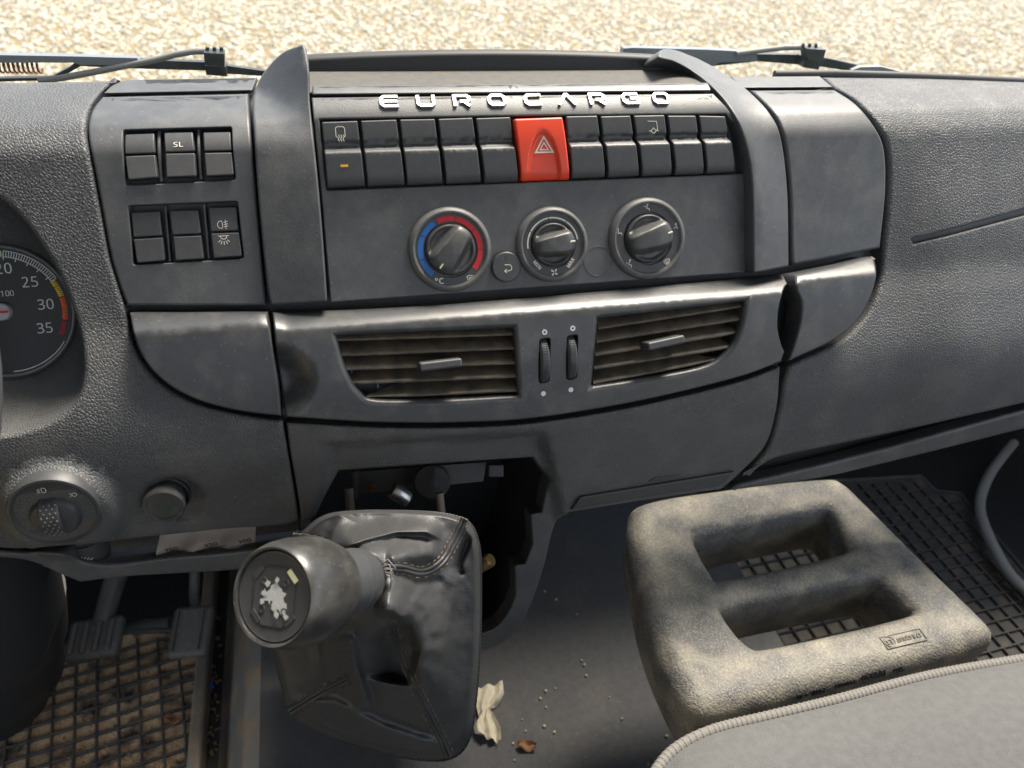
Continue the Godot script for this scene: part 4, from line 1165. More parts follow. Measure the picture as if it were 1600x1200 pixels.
# ---------- cab floor and shell ----------
const TUN := 0.12
func build_setting():
	structure("cab_floor", slab(Vector3(-0.95, -0.03, -1.0), Vector3(1.6, 0.0, 1.0)), M.dark)
	# engine tunnel with sloping flanks
	var mb = MB.new(); var rows = []
	var prof = [[-0.182, 0.001], [-0.172, 0.010], [-0.140, 0.100], [-0.132, 0.114], [-0.118, 0.120], [0.0, 0.122], [0.2, 0.122], [0.49, 0.120], [0.515, 0.114], [0.525, 0.10], [0.55, 0.001]]
	for p in prof:
		var row = []
		for k in 12: row.append(Vector3(p[0], p[1], lerpf(0.9, -0.94, k / 11.0)))
		rows.append(row)
	mb.grid(rows.slice(4), false, false, Vector3.ZERO, 1.0); fix_side(mb, 12 * 2 + 5, Vector3.UP)
	var tf = structure("tunnel_floor", mb, M.carpet)
	mb = MB.new(); mb.grid(rows.slice(0, 5), false, false, Vector3.ZERO, 1.0); fix_side(mb, 12 * 3 + 5, Vector3(-1, 0.5, 0))
	part(tf, "flank", mb, M.sill).position = Vector3.ZERO
	structure("bulkhead_wall", slab(Vector3(-0.95, 0.0, -1.03), Vector3(1.6, 0.50, -0.98)), M.black)
	# the cab behind and above the camera, which keeps the high sun and sky off the face of the dash
	structure("cab_roof", slab(Vector3(-0.85, 1.56, -0.50), Vector3(1.25, 1.60, 1.30)), M.shell)
	structure("lowered_rear_wall", slab(Vector3(-0.85, 0.0, 1.26), Vector3(1.25, 0.85, 1.30)), M.shell)  # unseen wall, kept low so light from behind reaches the dash face
	structure("added_side_wall", slab(Vector3(-0.89, 0.55, -0.62), Vector3(-0.85, 1.56, 1.30)), M.dark)  # unseen dark wall, added to cut the light from the left
	structure("added_side_wall", slab(Vector3(-0.89, 0.0, -1.0), Vector3(-0.85, 0.55, -0.40)), M.dark)  # added lower piece, covers the bright ground beside the steering column
	var cw = MB.new(); cw.box(Transform3D(Basis(Vector3.RIGHT, -atan2(0.20, 0.27)), Vector3(0.2, 0.59, -0.85)), Vector3(2.6, 0.02, 0.37))
	structure("cowl_wall", cw, M.black)
	structure("cab_nose_wall", slab(Vector3(-0.89, -0.4, -1.08), Vector3(1.29, 0.48, -1.035)), M.shell)

# ---------- gear lever and gaiter ----------
var gaiter_rim := PackedVector2Array()
const GC := Vector2(578, 906)
func g_rim(a: float) -> Vector2:
	var far = GC + Vector2(cos(a), sin(a)) * 600.0
	var best = far
	for k in gaiter_rim.size():
		var x = Geometry2D.segment_intersects_segment(GC, far, gaiter_rim[k], gaiter_rim[(k + 1) % gaiter_rim.size()])
		if x != null and (x - GC).length() < (best - GC).length(): best = x
	return best
func seg_d(p: Vector2, path: Array) -> Array:
	# distance to a polyline and how far along it (0..1)
	var best = 1e9; var al = 0.0; var sgd = 1.0; var tot = 0.0; var acc = 0.0
	for k in path.size() - 1: tot += path[k].distance_to(path[k + 1])
	for k in path.size() - 1:
		var q = Geometry2D.get_closest_point_to_segment(p, path[k], path[k + 1])
		if p.distance_to(q) < best:
			best = p.distance_to(q); al = (acc + path[k].distance_to(q)) / tot
			sgd = (path[k + 1] - path[k]).cross(p - path[k])
		acc += path[k].distance_to(path[k + 1])
	return [best, al, sgd]
# folds of the gaiter: [path, half width in pixels, height in metres towards the eye]
var folds := []
var gnoise := FastNoiseLite.new()
func g_depth(p: Vector2, s: float) -> float:
	var a = (p - GC).angle()
	var rd = lerpf(0.500, 0.560, clampf((p.y - 797.0) / 390.0, 0, 1)) + 0.010 * clampf((560.0 - p.x) / 140.0, 0, 1)
	var d = lerpf(0.452, rd, smoothstep(0.0, 1.0, pow(s, 0.85)))
	for f in folds:
		var q = seg_d(p, f[0])
		if q[0] < maxf(f[1], f[2]) * 2.6:
			var w = f[1] if q[2] * f[4] > 0.0 else f[2]
			d -= f[3] * exp(-pow(q[0] / w, 2.0)) * smoothstep(0.0, 0.16, q[1]) * smoothstep(1.0, 0.84, q[1])
	d += gnoise.get_noise_2d(p.x, p.y) * 0.0022 * smoothstep(0.0, 0.15, s) * smoothstep(1.02, 0.8, s)
	return d
func g_s(p: Vector2) -> float:
	var d = p - GC
	var rc = 1.0 / sqrt(pow(cos(d.angle()) / 22.0, 2.0) + pow(sin(d.angle()) / 40.0, 2.0))
	return clampf((d.length() - rc) / maxf(1.0, (g_rim(d.angle()) - GC).length() - rc), 0.0, 1.0)
func build_lever():
	gaiter_rim = curve([[735, 816], [750, 850], [753, 900], [752, 1000], [746, 1090], [734, 1158], [702, 1188], [640, 1187], [560, 1168], [500, 1148], [454, 1117], [438, 1070], [422, 1000], [420, 930], [436, 872], [466, 836], [505, 805], [560, 797], [640, 797], [700, 802]])
	gnoise.seed = 4; gnoise.frequency = 0.014; gnoise.fractal_octaves = 3
	# each: path, width of its soft flank, width of its sharp flank, height, raised side
	folds = [
		[V([[578, 948], [615, 955], [645, 975], [660, 1015], [652, 1050], [638, 1068]]), 40.0, 8.0, 0.021, -1],
		[V([[545, 985], [550, 1012], [556, 1042], [578, 1112]]), 26.0, 6.0, 0.014, 1],
		[V([[528, 858], [570, 842], [620, 830], [665, 830], [692, 842]]), 20.0, 5.0, 0.010, -1],
		[V([[600, 872], [650, 868], [690, 862]]), 14.0, 14.0, 0.006, 1],
		[V([[716, 868], [708, 935], [692, 1010], [670, 1095], [655, 1150]]), 26.0, 7.0, 0.006, 1],
		[V([[536, 798], [522, 830], [516, 858]]), 26.0, 6.0, 0.009, -1],
		[V([[455, 1100], [520, 1098], [600, 1138], [700, 1170]]), 24.0, 9.0, 0.010, 1],
		[V([[588, 1112], [640, 1082], [668, 1058]]), 16.0, 4.0, 0.004, -1],
		[V([[735, 835], [716, 886], [724, 902]]), 7.0, 5.0, -0.008, 1],
		[V([[600, 978], [618, 1010], [608, 1070]]), 32.0, 32.0, -0.026, 1],
		[V([[494, 985], [500, 1040], [512, 1078]]), 9.0, 6.0, -0.007, 1],
		[V([[612, 890], [650, 912], [700, 905]]), 8.0, 6.0, -0.003, 1],
		[V([[640, 930], [670, 950], [684, 1000]]), 16.0, 9.0, 0.004, -1]]
	var cap_c = at(425, 932, 0.375)
	var base_c = at(572, 903, 0.448)
	var ax = (cap_c - base_c).normalized()
	var low = on_y(600, 960, TUN)
	var t = thing("gear_lever", "gear lever with worn round knob, missing cap and creased black leather gaiter", "gear lever", low)
	var mb = MB.new(); var rows = []
	var m = 260; var nr = 120
	var collar = func(a): return GC + Vector2(cos(a) * 22.0, sin(a) * 40.0)
	var rims = []
	for j in m: rims.append(g_rim(TAU * j / m))
	for k in nr + 8:
		var row = []
		var s = minf(1.0, float(k) / nr)
		for j in m:
			var a = TAU * j / m
			var c = collar.call(a); var r = rims[j]
			var p = c.lerp(r, s)
			var d = g_depth(p, s)
			if k > nr:
				var e = (k - nr) / 7.0
				p = p.lerp(GC + Vector2(20, 60), e * 0.10)
				d += 0.07 * e
			else:
				d += 0.012 * pow(smoothstep(0.90, 1.0, s), 2.0)
			row.append(at(p.x, p.y, d))
		rows.append(row)
	mb.grid(rows, true, false, Vector3.ZERO, 1.0); fix_side(mb, m * 20 + 10, C - low)
	var g = part(t, "gaiter", mb, M.leather)
	# seams: two raised edges with stitches
	var seams = [
		[V([[726, 810], [716, 832], [706, 852], [690, 878], [660, 894], [628, 888], [600, 886]]), M.tan_thread],
		[V([[702, 1182], [680, 1135], [656, 1088], [634, 1045], [620, 1005], [610, 975]]), M.tan_thread],
		[V([[453, 1112], [480, 1095], [510, 1078], [545, 1060]]), M.thread],
		[V([[458, 838], [490, 842], [516, 850]]), M.thread]]
	for sm in seams:
		var line = resample_open(sm[0], 4.0)
		var mb2 = MB.new()
		for side in [-1.0, 1.0]:
			var pts = []
			for k in line.size():
				var d = (line[mini(k + 1, line.size() - 1)] - line[maxi(k - 1, 0)]).normalized()
				var p = line[k] + Vector2(-d.y, d.x) * side * 3.0
				pts.append(at(p.x, p.y, g_depth(p, g_s(p)) + 0.0003))
			mb2.tube(pts, 0.0013, 8)
		var sp = part(g, "seam", mb2, M.leather)
		mb2 = MB.new()
		for side in [-1.0, 1.0]:
			for k in range(1, line.size() - 1, 2):
				var d = (line[k + 1] - line[k - 1]).normalized()
				var p = line[k] + Vector2(-d.y, d.x) * side * 8.5
				var q = p + d * 5.0
				mb2.tube([at(p.x, p.y, g_depth(p, g_s(p)) - 0.0004), at(q.x, q.y, g_depth(q, g_s(q)) - 0.0004)], 0.00035, 5)
		part(g, "stitches", mb2, sm[1])
	# loose threads at the collar
	mb = MB.new()
	for k in 5:
		var a = Vector2(596 + k * 2, 882 + k * 4)
		mb.tube([at(a.x, a.y, 0.447), at(a.x + 10, a.y - 8 + k * 4, 0.440), at(a.x + 22 - k * 5, a.y + 6 + k * 9, 0.446)], 0.0004, 5)
	part(g, "loose_thread", mb, M.hose)
	# rod down to the tunnel
	mb = MB.new(); mb.tube([base_c + ax * 0.002, base_c - ax * 0.05, low + Vector3(0, -0.01, 0)], 0.011, 16); part(t, "rod", mb, M.dark)
	var ex = ax.cross(U).normalized(); var ey = ex.cross(ax) * -1.0
	if ey.dot(U) < 0: ey = -ey
	if ex.dot(R) < 0: ex = -ex
	var L = (cap_c - base_c).length()
	var f = Transform3D(Basis(ex, ey, ax), base_c)
	mb = MB.new(); mb.lathe(f, [[0.0150, 0.004], [0.0166, 0.006], [0.0176, 0.009], [0.0182, 0.014], [0.0183, 0.018], [0.0180, 0.0182], [0.0180, 0.0188], [0.0183, 0.019], [0.0180, 0.026], [0.0172, 0.034], [0.0168, L - 0.040]], 56)
	part(t, "collar", mb, M.collar)
	mb = MB.new(); mb.lathe(f, [[0.0172, L - 0.046], [0.0205, L - 0.045], [0.0238, L - 0.041], [0.0262, L - 0.034], [0.0274, L - 0.024], [0.0274, L - 0.014], [0.0264, L - 0.006], [0.0248, L - 0.0005], [0.0238, L + 0.0006], [0.0228, L], [0.0224, L - 0.0016], [0.0222, L - 0.003]], 72)
	var kn = part(t, "knob", mb, M.gear)
	mb = MB.new(); mb.lathe(f, [[0.0223, L - 0.0032], [0.0216, L - 0.0012], [0.0200, L - 0.0016], [0.0, L - 0.0016]], 64)
	var cp = part(kn, "cap_seat", mb, M.cap)
	var ff = f.translated_local(Vector3(0, 0, L - 0.0016))
	mb = MB.new()
	mb.strokes(ff, [V([[-0.006, 0.0145], [0.006, 0.0145], [0.0128, 0.0085], [0.0128, -0.0085], [0.006, -0.0145], [-0.006, -0.0145], [-0.0128, -0.0085], [-0.0128, 0.0085], [-0.006, 0.0145]])], 0.0005, 0.0004)
	part(kn, "octagon_rib", mb, M.gear)
	for a in [45, 135, 225, 315]:
		var an = deg_to_rad(a)
		mb = MB.new(); mb.box(ff.translated_local(Vector3(cos(an) * 0.0148, sin(an) * 0.0148, 0.0002)).rotated_local(Vector3(0, 0, 1), an), Vector3(0.0026, 0.0072, 0.0005))
		part(kn, "slot", mb, mat(Color(0.85, 0.84, 0.66), 0.6) if a == 45 else M.black)
		mb = MB.new(); mb.lathe(ff.translated_local(Vector3(cos(an) * 0.0096, sin(an) * 0.0096, 0.0)), [[0.0019, 0.0], [0.0019, 0.0004], [0.0013, 0.0005], [0.0012, 0.0002], [0.0, 0.0002]], 20)
		part(kn, "screw_hole", mb, M.black)
	mb = MB.new()
	var rng = RandomNumberGenerator.new(); rng.seed = 12
	for b in [[0.0, 0.003, 0.0042], [0.003, 0.0002, 0.0044], [-0.003, -0.0004, 0.0034], [0.0055, -0.005, 0.0034], [0.001, -0.005, 0.0026], [-0.006, 0.001, 0.0018], [-0.004, 0.0055, 0.0016], [0.0015, 0.008, 0.0013], [0.0085, -0.009, 0.0014], [-0.0065, -0.003, 0.0014], [0.003, -0.0085, 0.0018]]:
		var pl = PackedVector2Array()
		for k in 18:
			var a = TAU * k / 18
			pl.append(Vector2(b[0], b[1]) + Vector2(cos(a), sin(a)) * b[2] * rng.randf_range(0.6, 1.2))
		mb.poly(ff.translated_local(Vector3(0, 0, 0.00002 * mb.v.size() / 20.0)), pl, 0.0001)
	part(kn, "glue_residue", mb, M.worn)
	# things inside the opening of the dash
	t = thing("steering_bracket", "dark steel bracket with bolts and rods inside the dash opening", "bracket", at(640, 760, 0.64))
	mb = MB.new(); var q = [at(545, 738, 0.62), at(760, 722, 0.64), at(755, 752, 0.645), at(560, 772, 0.625)]
	for k in 1: mb.face(q[0], q[1], q[2], q[3], C - q[0])
	var back = FW * 0.01
	mb.face(q[0] + back, q[1] + back, q[2] + back, q[3] + back, -(C - q[0])); mb.face(q[3], q[2], q[2] + back, q[3] + back); mb.face(q[0], q[1], q[1] + back, q[0] + back); mb.face(q[0], q[3], q[3] + back, q[0] + back); mb.face(q[1], q[2], q[2] + back, q[1] + back)
	part(t, "plate", mb, M.bracket)
	mb = MB.new(); mb.box(Transform3D(Basis(R, U, -FW), at(557, 757, 0.61)), Vector3(0.003, 0.022, 0.012), 0.0005); part(t, "tab", mb, M.bracket)
	for r in [[[545, 762], [550, 800], 0.0035, 0.60], [[686, 770], [692, 800], 0.0035, 0.60]]:
		mb = MB.new(); mb.tube([at(r[0][0], r[0][1], r[3]), at(r[1][0], r[1][1] + 30, r[3] + 0.005)], r[2], 10); part(t, "rod", mb, M.sill)
	mb = MB.new(); mb.lathe(Transform3D(Basis(R, U, -FW), at(675, 753, 0.615)).rotated_local(Vector3(1, 0, 0), 0.2), [[0.0145, -0.004], [0.0145, 0.0], [0.0135, 0.0015], [0.0, 0.002]], 36, 0, TAU, 1.0); part(t, "disc", mb, M.bracket)
	mb = MB.new(); mb.box(Transform3D(Basis(R, U, -FW), at(682, 745, 0.606)), Vector3(0.0012, 0.014, 0.006)); part(t, "disc_fin", mb, M.bracket)
	mb = MB.new(); mb.box(Transform3D(Basis(R, U, -FW), at(775, 735, 0.62)), Vector3(0.012, 0.010, 0.008), 0.001); part(t, "tab", mb, M.bracket)
	mb = MB.new(); mb.lathe(Transform3D(Basis(R, U, -FW), at(581, 762, 0.615)), [[0.0036, 0], [0.0036, 0.003], [0.0, 0.0038]], 16); part(t, "rusty_nut", mb, M.rust)
	var bf = Transform3D(Basis(R, U, -FW), at(626, 774, 0.595)).rotated_local(Vector3(0, 0, 1), 2.5).rotated_local(Vector3(0, 1, 0), 1.2)
	mb = MB.new(); mb.lathe(bf, [[0.0, -0.007], [0.0058, -0.007], [0.0065, -0.006], [0.0065, 0.007], [0.0058, 0.0085], [0.0044, 0.0085], [0.0044, 0.004], [0.0, 0.004]], 28)
	single("steel_ferrule", mb, M.steel, "short shiny steel ferrule hanging inside the dash opening", "ferrule")
	bf = Transform3D(Basis(R, U, -FW), at(757, 880, 0.60)).rotated_local(Vector3(0, 0, 1), 0.6).rotated_local(Vector3(0, 1, 0), 1.1)
	mb = MB.new(); mb.lathe(bf, [[0.0, -0.012], [0.0052, -0.012], [0.0056, -0.011], [0.0056, 0.006], [0.0046, 0.0075], [0.0, 0.0075]], 24)
	single("brass_fitting", mb, M.brass, "small brass fitting in the dark behind the gaiter", "fitting")
func resample_open(path: Array, ds: float) -> Array:
	var cv = curve(path.map(func(p): return [p.x, p.y]), false)
	var out = []
	for k in cv.size() - 1:
		var mm = maxi(1, int(cv[k].distance_to(cv[k + 1]) / ds))
		for j in mm: out.append(cv[k].lerp(cv[k + 1], float(j) / mm))
	out.append(cv[cv.size() - 1])
	return out

# ---------- footwells ----------
func rib_mat(called: String, label: String, outline: PackedVector2Array, y: float, turn: float, sx: float, sz: float, ribw: float, ribh: float, m_: Material, mr: Material):
	# rubber mat: a base sheet and ribs in two directions, cut to its outline (x, z)
	var c = Vector2.ZERO
	for p in outline: c += p
	c /= outline.size()
	var t = thing(called, label, "floor mat", Vector3(c.x, y, c.y))
	var mb = MB.new()
	var flatt = Transform3D(Basis(Vector3(1, 0, 0), Vector3(0, 0, 1), Vector3(0, 1, 0)), Vector3(0, y, 0))
	mb.poly(flatt, outline, 0.004)
	var sheet = part(t, "sheet", mb, m_)
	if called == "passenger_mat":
		# dry dirt, painted paler to also stand for the part out of shadow; ragged edge
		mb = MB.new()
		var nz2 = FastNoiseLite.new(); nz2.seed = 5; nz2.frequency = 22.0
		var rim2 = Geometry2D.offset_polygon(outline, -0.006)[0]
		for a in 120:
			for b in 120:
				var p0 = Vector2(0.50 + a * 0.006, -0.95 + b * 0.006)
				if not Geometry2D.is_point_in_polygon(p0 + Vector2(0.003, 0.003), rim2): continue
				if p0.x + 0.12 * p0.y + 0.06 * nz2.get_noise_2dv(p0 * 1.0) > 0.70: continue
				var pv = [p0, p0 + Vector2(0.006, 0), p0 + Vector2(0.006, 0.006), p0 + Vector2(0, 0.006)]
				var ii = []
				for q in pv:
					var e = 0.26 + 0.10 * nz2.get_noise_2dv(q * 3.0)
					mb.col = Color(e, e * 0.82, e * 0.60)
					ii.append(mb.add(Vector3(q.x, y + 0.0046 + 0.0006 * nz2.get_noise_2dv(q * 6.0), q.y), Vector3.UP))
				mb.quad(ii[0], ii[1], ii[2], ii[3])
		part(sheet, "dirt_and_lit_patch", mb, M.dirt_and_light)
	var rim = Geometry2D.offset_polygon(outline, -0.012)[0]
	mb = MB.new()
	var rp = []
	for p in outline: rp.append(Vector3(p.x, y + 0.005, p.y))
	rp.append(rp[0]); mb.tube(rp, 0.004, 8, false)
	part(t, "rim", mb, mr)
	for dirn in 2:
		var d = Vector2.from_angle(turn + (PI / 2 if dirn == 1 else 0.0)); var nn = d.orthogonal()
		var sp = sz if dirn == 0 else sx
		for k in range(-40, 41):
			var o = c + nn * sp * k
			var segs = Geometry2D.intersect_polyline_with_polygon(PackedVector2Array([o - d * 2.0, o + d * 2.0]), rim)
			for s in segs:
				if s.size() < 2 or s[0].distance_to(s[1]) < 0.02: continue
				mb = MB.new()
				var a = s[0]; var b = s[1]; var mid = (a + b) * 0.5
				mb.box(Transform3D(Basis(Vector3(d.x, 0, d.y), Vector3.UP, Vector3(d.x, 0, d.y).cross(Vector3.UP)), Vector3(mid.x, y + 0.004 + ribh * 0.5, mid.y)), Vector3(a.distance_to(b), ribh, ribw), 0.0008, 1)
				part(t, "rib", mb, mr)
func xz(pts: Array, y: float) -> PackedVector2Array:
	var o = PackedVector2Array()
	for p in pts:
		var w = on_y(p[0], p[1], y); o.append(Vector2(w.x, w.z))
	return o
func build_footwell():
	rib_mat("driver_mat", "ribbed rubber floor mat caked with brown dirt under the pedals", xz([[120, 990], [322, 985], [323, 1090], [312, 1290], [-160, 1290], [-160, 1130], [20, 1110]], 0.008), 0.004, deg_to_rad(-9.0), 0.0245, 0.0185, 0.0028, 0.005, M.mat, M.rib)
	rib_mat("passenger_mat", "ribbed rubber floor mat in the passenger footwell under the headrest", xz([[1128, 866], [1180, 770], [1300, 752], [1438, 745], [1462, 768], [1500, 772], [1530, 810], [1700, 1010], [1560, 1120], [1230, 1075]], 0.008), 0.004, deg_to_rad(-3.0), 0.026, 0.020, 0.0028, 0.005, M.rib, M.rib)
	# edging between footwell and tunnel
	var mb = MB.new()
	mb.box(Transform3D(Basis(), Vector3(-0.2035, 0.018, -0.4)), Vector3(0.016, 0.036, 1.1), 0.005)
	single("floor_edging", mb, M.sill, "dusty grey edging strip running beside the driver's mat", "edging")
	# pedals
	for pd in [["brake_pedal", "ribbed black rubber brake pedal worn brown at its edges", [[102, 1036], [189, 1022], [193, 962], [110, 974]], 0.925, 0.955, 4], ["accelerator_pedal", "smooth grey accelerator pedal pad beside the tunnel edging", [[270, 1030], [326, 1024], [334, 947], [266, 952]], 0.925, 0.96, 2]]:
		var q = pd[2]
		var a = at(q[0][0], q[0][1], pd[3]); var b = at(q[1][0], q[1][1], pd[3]); var c = at(q[2][0], q[2][1], pd[4]); var d = at(q[3][0], q[3][1], pd[4])
		var cx = (a + b + c + d) / 4.0
		var ex = ((b - a) + (c - d)).normalized(); var ey = ((d - a) + (c - b)).normalized(); ey = (ey - ex * ey.dot(ex)).normalized(); var ez = ex.cross(ey)
		if ez.dot(C - cx) < 0: ez = -ez
		var w = ((b - a).length() + (c - d).length()) / 2; var h = ((d - a).length() + (c - b).length()) / 2
		var t = thing(pd[0], pd[1], "pedal", cx - ez * 0.012)
		mb = MB.new(); mb.box(Transform3D(Basis(ex, ey, ez), cx), Vector3(w, h, 0.016), 0.007, 3)
		var pad = part(t, "pad", mb, M.rubber)
		for k in pd[5]:
			mb = MB.new()
			var off = (float(k) - (pd[5] - 1) / 2.0) * w / (pd[5] + 0.35) * (1.0 if pd[5] == 4 else 1.5)
			mb.box(Transform3D(Basis(ex, ey, ez), cx + ex * off + ez * 0.009), Vector3(w * (0.11 if pd[5] == 4 else 0.04), h * 0.8, 0.008), 0.0035, 2)
			part(pad, "ridge", mb, M.rubber)
		mb = MB.new()
		if pd[5] == 4: mb.tube([cx - ez * 0.006, cx + Vector3(0.02, 0.03, -0.06), cx + Vector3(0.06, 0.10, -0.10), cx + Vector3(0.10, 0.35, -0.12)], [0.012, 0.013, 0.012, 0.012], 12)
		else: mb.tube([cx - ez * 0.004 + ey * h * 0.4, at(303, 930, 0.985), at(304, 905, 0.99), at(305, 860, 0.98)], 0.0065, 12)
		part(t, "arm", mb, M.rubber)
		if pd[5] == 2:
			mb = MB.new(); mb.tube([at(268, 972, 0.975), at(215, 976, 0.99), at(195, 985, 1.0)], 0.007, 10); part(t, "link", mb, M.bracket)
	# steering column shroud
	var t = steering
	mb = MB.new()
	mb.tube([at(-60, 780, 0.56), at(-30, 880, 0.60), at(-10, 950, 0.63), at(-6, 1010, 0.66)], [0.050, 0.052, 0.051, 0.040], 36)
	part(t, "upper_shroud", mb, M.dark)
	mb = MB.new()
	mb.tube([at(-12, 930, 0.66), at(-12, 985, 0.70), at(-14, 1040, 0.74), at(-16, 1072, 0.78), at(-18, 1090, 0.86), on_y(-10, 1085, 0.0)], [0.055, 0.060, 0.062, 0.056, 0.050, 0.052], 36)
	part(t, "lower_shroud", mb, M.dark)
	# litter
	var rng = RandomNumberGenerator.new(); rng.seed = 31
	mb = MB.new()
	for k in 150:
		var p = on_y(rng.randf_range(100, 320), rng.randf_range(1040, 1210), 0.011)
		mb.box(Transform3D(Basis.from_euler(Vector3(rng.randf() * 3, rng.randf() * 6, rng.randf() * 3)), p), Vector3(rng.randf_range(0.001, 0.004), rng.randf_range(0.001, 0.003), rng.randf_range(0.001, 0.004)), 0.0006, 1)
	for k in 60:
		var p = on_y(rng.randf_range(322, 345), rng.randf_range(960, 1180), 0.003)
		mb.box(Transform3D(Basis.from_euler(Vector3(rng.randf() * 3, rng.randf() * 6, rng.randf() * 3)), p), Vector3(rng.randf_range(0.002, 0.007), rng.randf_range(0.001, 0.003), rng.randf_range(0.002, 0.005)), 0.0006, 1)
	var o = single("dirt_crumbs", mb, mat(Color(0.50, 0.41, 0.31), 0.9), "loose brown dirt crumbs on the driver's mat", "dirt"); o.set_meta("kind", "stuff")
	mb = MB.new()
	for k in 30:
		var p = on_y(rng.randf_range(740, 1060), rng.randf_range(900, 1195), TUN + 0.0035)
		mb.box(Transform3D(Basis.from_euler(Vector3(rng.randf() * 3, rng.randf() * 6, rng.randf() * 3)), p), Vector3.ONE * rng.randf_range(0.0012, 0.0030), 0.0004, 1)
	o = single("tunnel_crumbs", mb, mat(Color(0.62, 0.56, 0.48), 0.9), "pale grit scattered on the grey tunnel carpet", "dirt"); o.set_meta("kind", "stuff")
	for lf in [[[270, 1125], 0.013, "brown dry leaf scrap on the ribbed driver's mat"], [[823, 1166], TUN + 0.005, "orange leaf scrap on the tunnel carpet"]]:
		var p = on_y(lf[0][0], lf[0][1], lf[1])
		mb = MB.new(); var rows = []
		for a in 6:
			var row = []
			for b in 5:
				var x = (a - 2.5) * 0.004; var z = (b - 2.0) * 0.003 * sin(PI * (a + 0.5) / 6.0)
				row.append(p + Vector3(x, 0.003 * sin(a * 1.7) + 0.002 * cos(b * 2.1) + 0.002, z + x * 0.3))
			rows.append(row)
		mb.grid(rows, false, false, Vector3.UP)
		single("leaf_scrap", mb, mat(Color(0.44, 0.31, 0.21), 0.9), lf[2], "leaf")
	mb = MB.new(); var bp = on_y(327, 1073, 0.004)
	mb.box(Transform3D(Basis.from_euler(Vector3(0.3, 0.5, 0.2)), bp + Vector3(0, 0.004, 0)), Vector3(0.010, 0.006, 0.013), 0.002)
	single("plastic_scrap", mb, mat(Color(0.12, 0.28, 0.68), 0.5), "small blue plastic scrap beside the floor edging", "scrap")
	# crumpled tissue on the tunnel
	mb = MB.new(); var rows = []
	var axis = [[762, 1075], [764, 1088], [760, 1102], [757, 1115], [755, 1130], [762, 1145], [768, 1158]]
	for k in axis.size():
		var p = on_y(axis[k][0], axis[k][1], TUN + 0.006)
		var wdt = [0.017, 0.016, 0.012, 0.007, 0.012, 0.014, 0.009][k]
		var row = []
		for j in 13:
			var s = j / 12.0 * 2 - 1
			row.append(p + Vector3(s * wdt, 0.006 + 0.006 * cos(s * 7.0 + k) * (0.5 + 0.5 * absf(s)) + 0.004 * sin(k * 2.0), s * 0.005 * sin(k * 1.3)))
		rows.append(row)
	mb.grid(rows, false, false, Vector3.UP)
	single("paper_tissue", mb, M.white, "crumpled white paper tissue on the tunnel carpet beside the gaiter", "tissue")
	# paper roll pack and bulb pushed into the slot above the shelf edge
	var hp = h_pad
	mb = MB.new(); rows = []
	for k in 19:
		var s = k / 18.0
		var x = lerpf(246, 398, s)
		var y0 = lerpf(846, 836, s) - 8; var row = []
		for j in 7:
			var e = j / 6.0
			var q = duv(x, lerpf(y0, y0 + 44 - 6 * s, e), hp, -0.012)
			row.append(W(q.x, q.y, h_pad(q.x, q.y) - 0.016 + 0.004 * sin(s * 16.0 + e * 3.0) * (0.4 + e) - 0.006 * cos(e * 5)))
		rows.append(row)
	mb.grid(rows, false, false, EN)
	t = thing("paper_pack", "pack of printed paper pushed into the slot above the driver's shelf", "paper", W(-0.22, 0.20, -0.05))
	var pk = part(t, "wrapper", mb, M.paper)
	for l in [[268, 858], [330, 851], [383, 845]]:
		var fr = frame(l[0], l[1], hp, -0.005)
		text_part(pk, "lettering", "VDO", 0.0032, fr.rotated_local(Vector3(0, 0, 1), 0.08), M.ink, true)
		mb = MB.new()
		for k in 2: mb.strokes(fr.translated_local(Vector3(0, -0.0035 - k * 0.0018, 0)).rotated_local(Vector3(0, 0, 1), 0.08), [V([[-0.012, 0], [0.010 - k * 0.006, 0]])], 0.0005, 0.0001)
		part(pk, "fine_print", mb, M.ink)
	var bf = frame(142, 862, hp, -0.020)
	t = thing("label_plug", "small grey plug with a printed label hanging under the light switch", "plug", bf.origin)
	mb = MB.new(); mb.lathe(Transform3D(Basis(bf.basis.x, -bf.basis.z, bf.basis.y), bf.origin + bf.basis.y * 0.004), [[0.0, -0.012], [0.008, -0.0115], [0.0125, -0.007], [0.0135, 0.0], [0.0135, 0.012], [0.0, 0.012]], 32)
	var pb = part(t, "body", mb, M.bracket)
	mb = MB.new()
	for k in 5:
		var fr = bf.translated_local(Vector3(-0.004, 0.004 - k * 0.0, 0.0136)).rotated_local(Vector3(0, 0, 1), 0.7)
		mb.strokes(fr, [V([[-0.008 + k * 0.001, -0.004 + k * 0.0018], [0.009 - k * 0.0012, -0.004 + k * 0.0018]])], 0.0006, 0.0002)
	part(pb, "label_print", mb, M.print)
	# door seal on the far side
	var dp = [[1584, 692], [1565, 715], [1546, 742], [1534, 770], [1531, 795], [1538, 822], [1550, 850], [1566, 880], [1585, 905], [1620, 935], [1680, 975]]
	var pts = []
	for p in resample_open(V(dp), 12.0): pts.append(on_y(p.x, p.y, 0.03))
	mb = MB.new(); mb.tube(pts, 0.0085, 12)
	single("door_seal", mb, mat(tone(0.25, 0.0), 0.6), "curved grey rubber door seal beside the passenger mat", "door seal")
	single("door_panel", slab(Vector3(1.36, 0.02, -0.97), Vector3(1.39, 0.70, 0.4)), M.black, "black inner door panel beyond the passenger mat", "door")

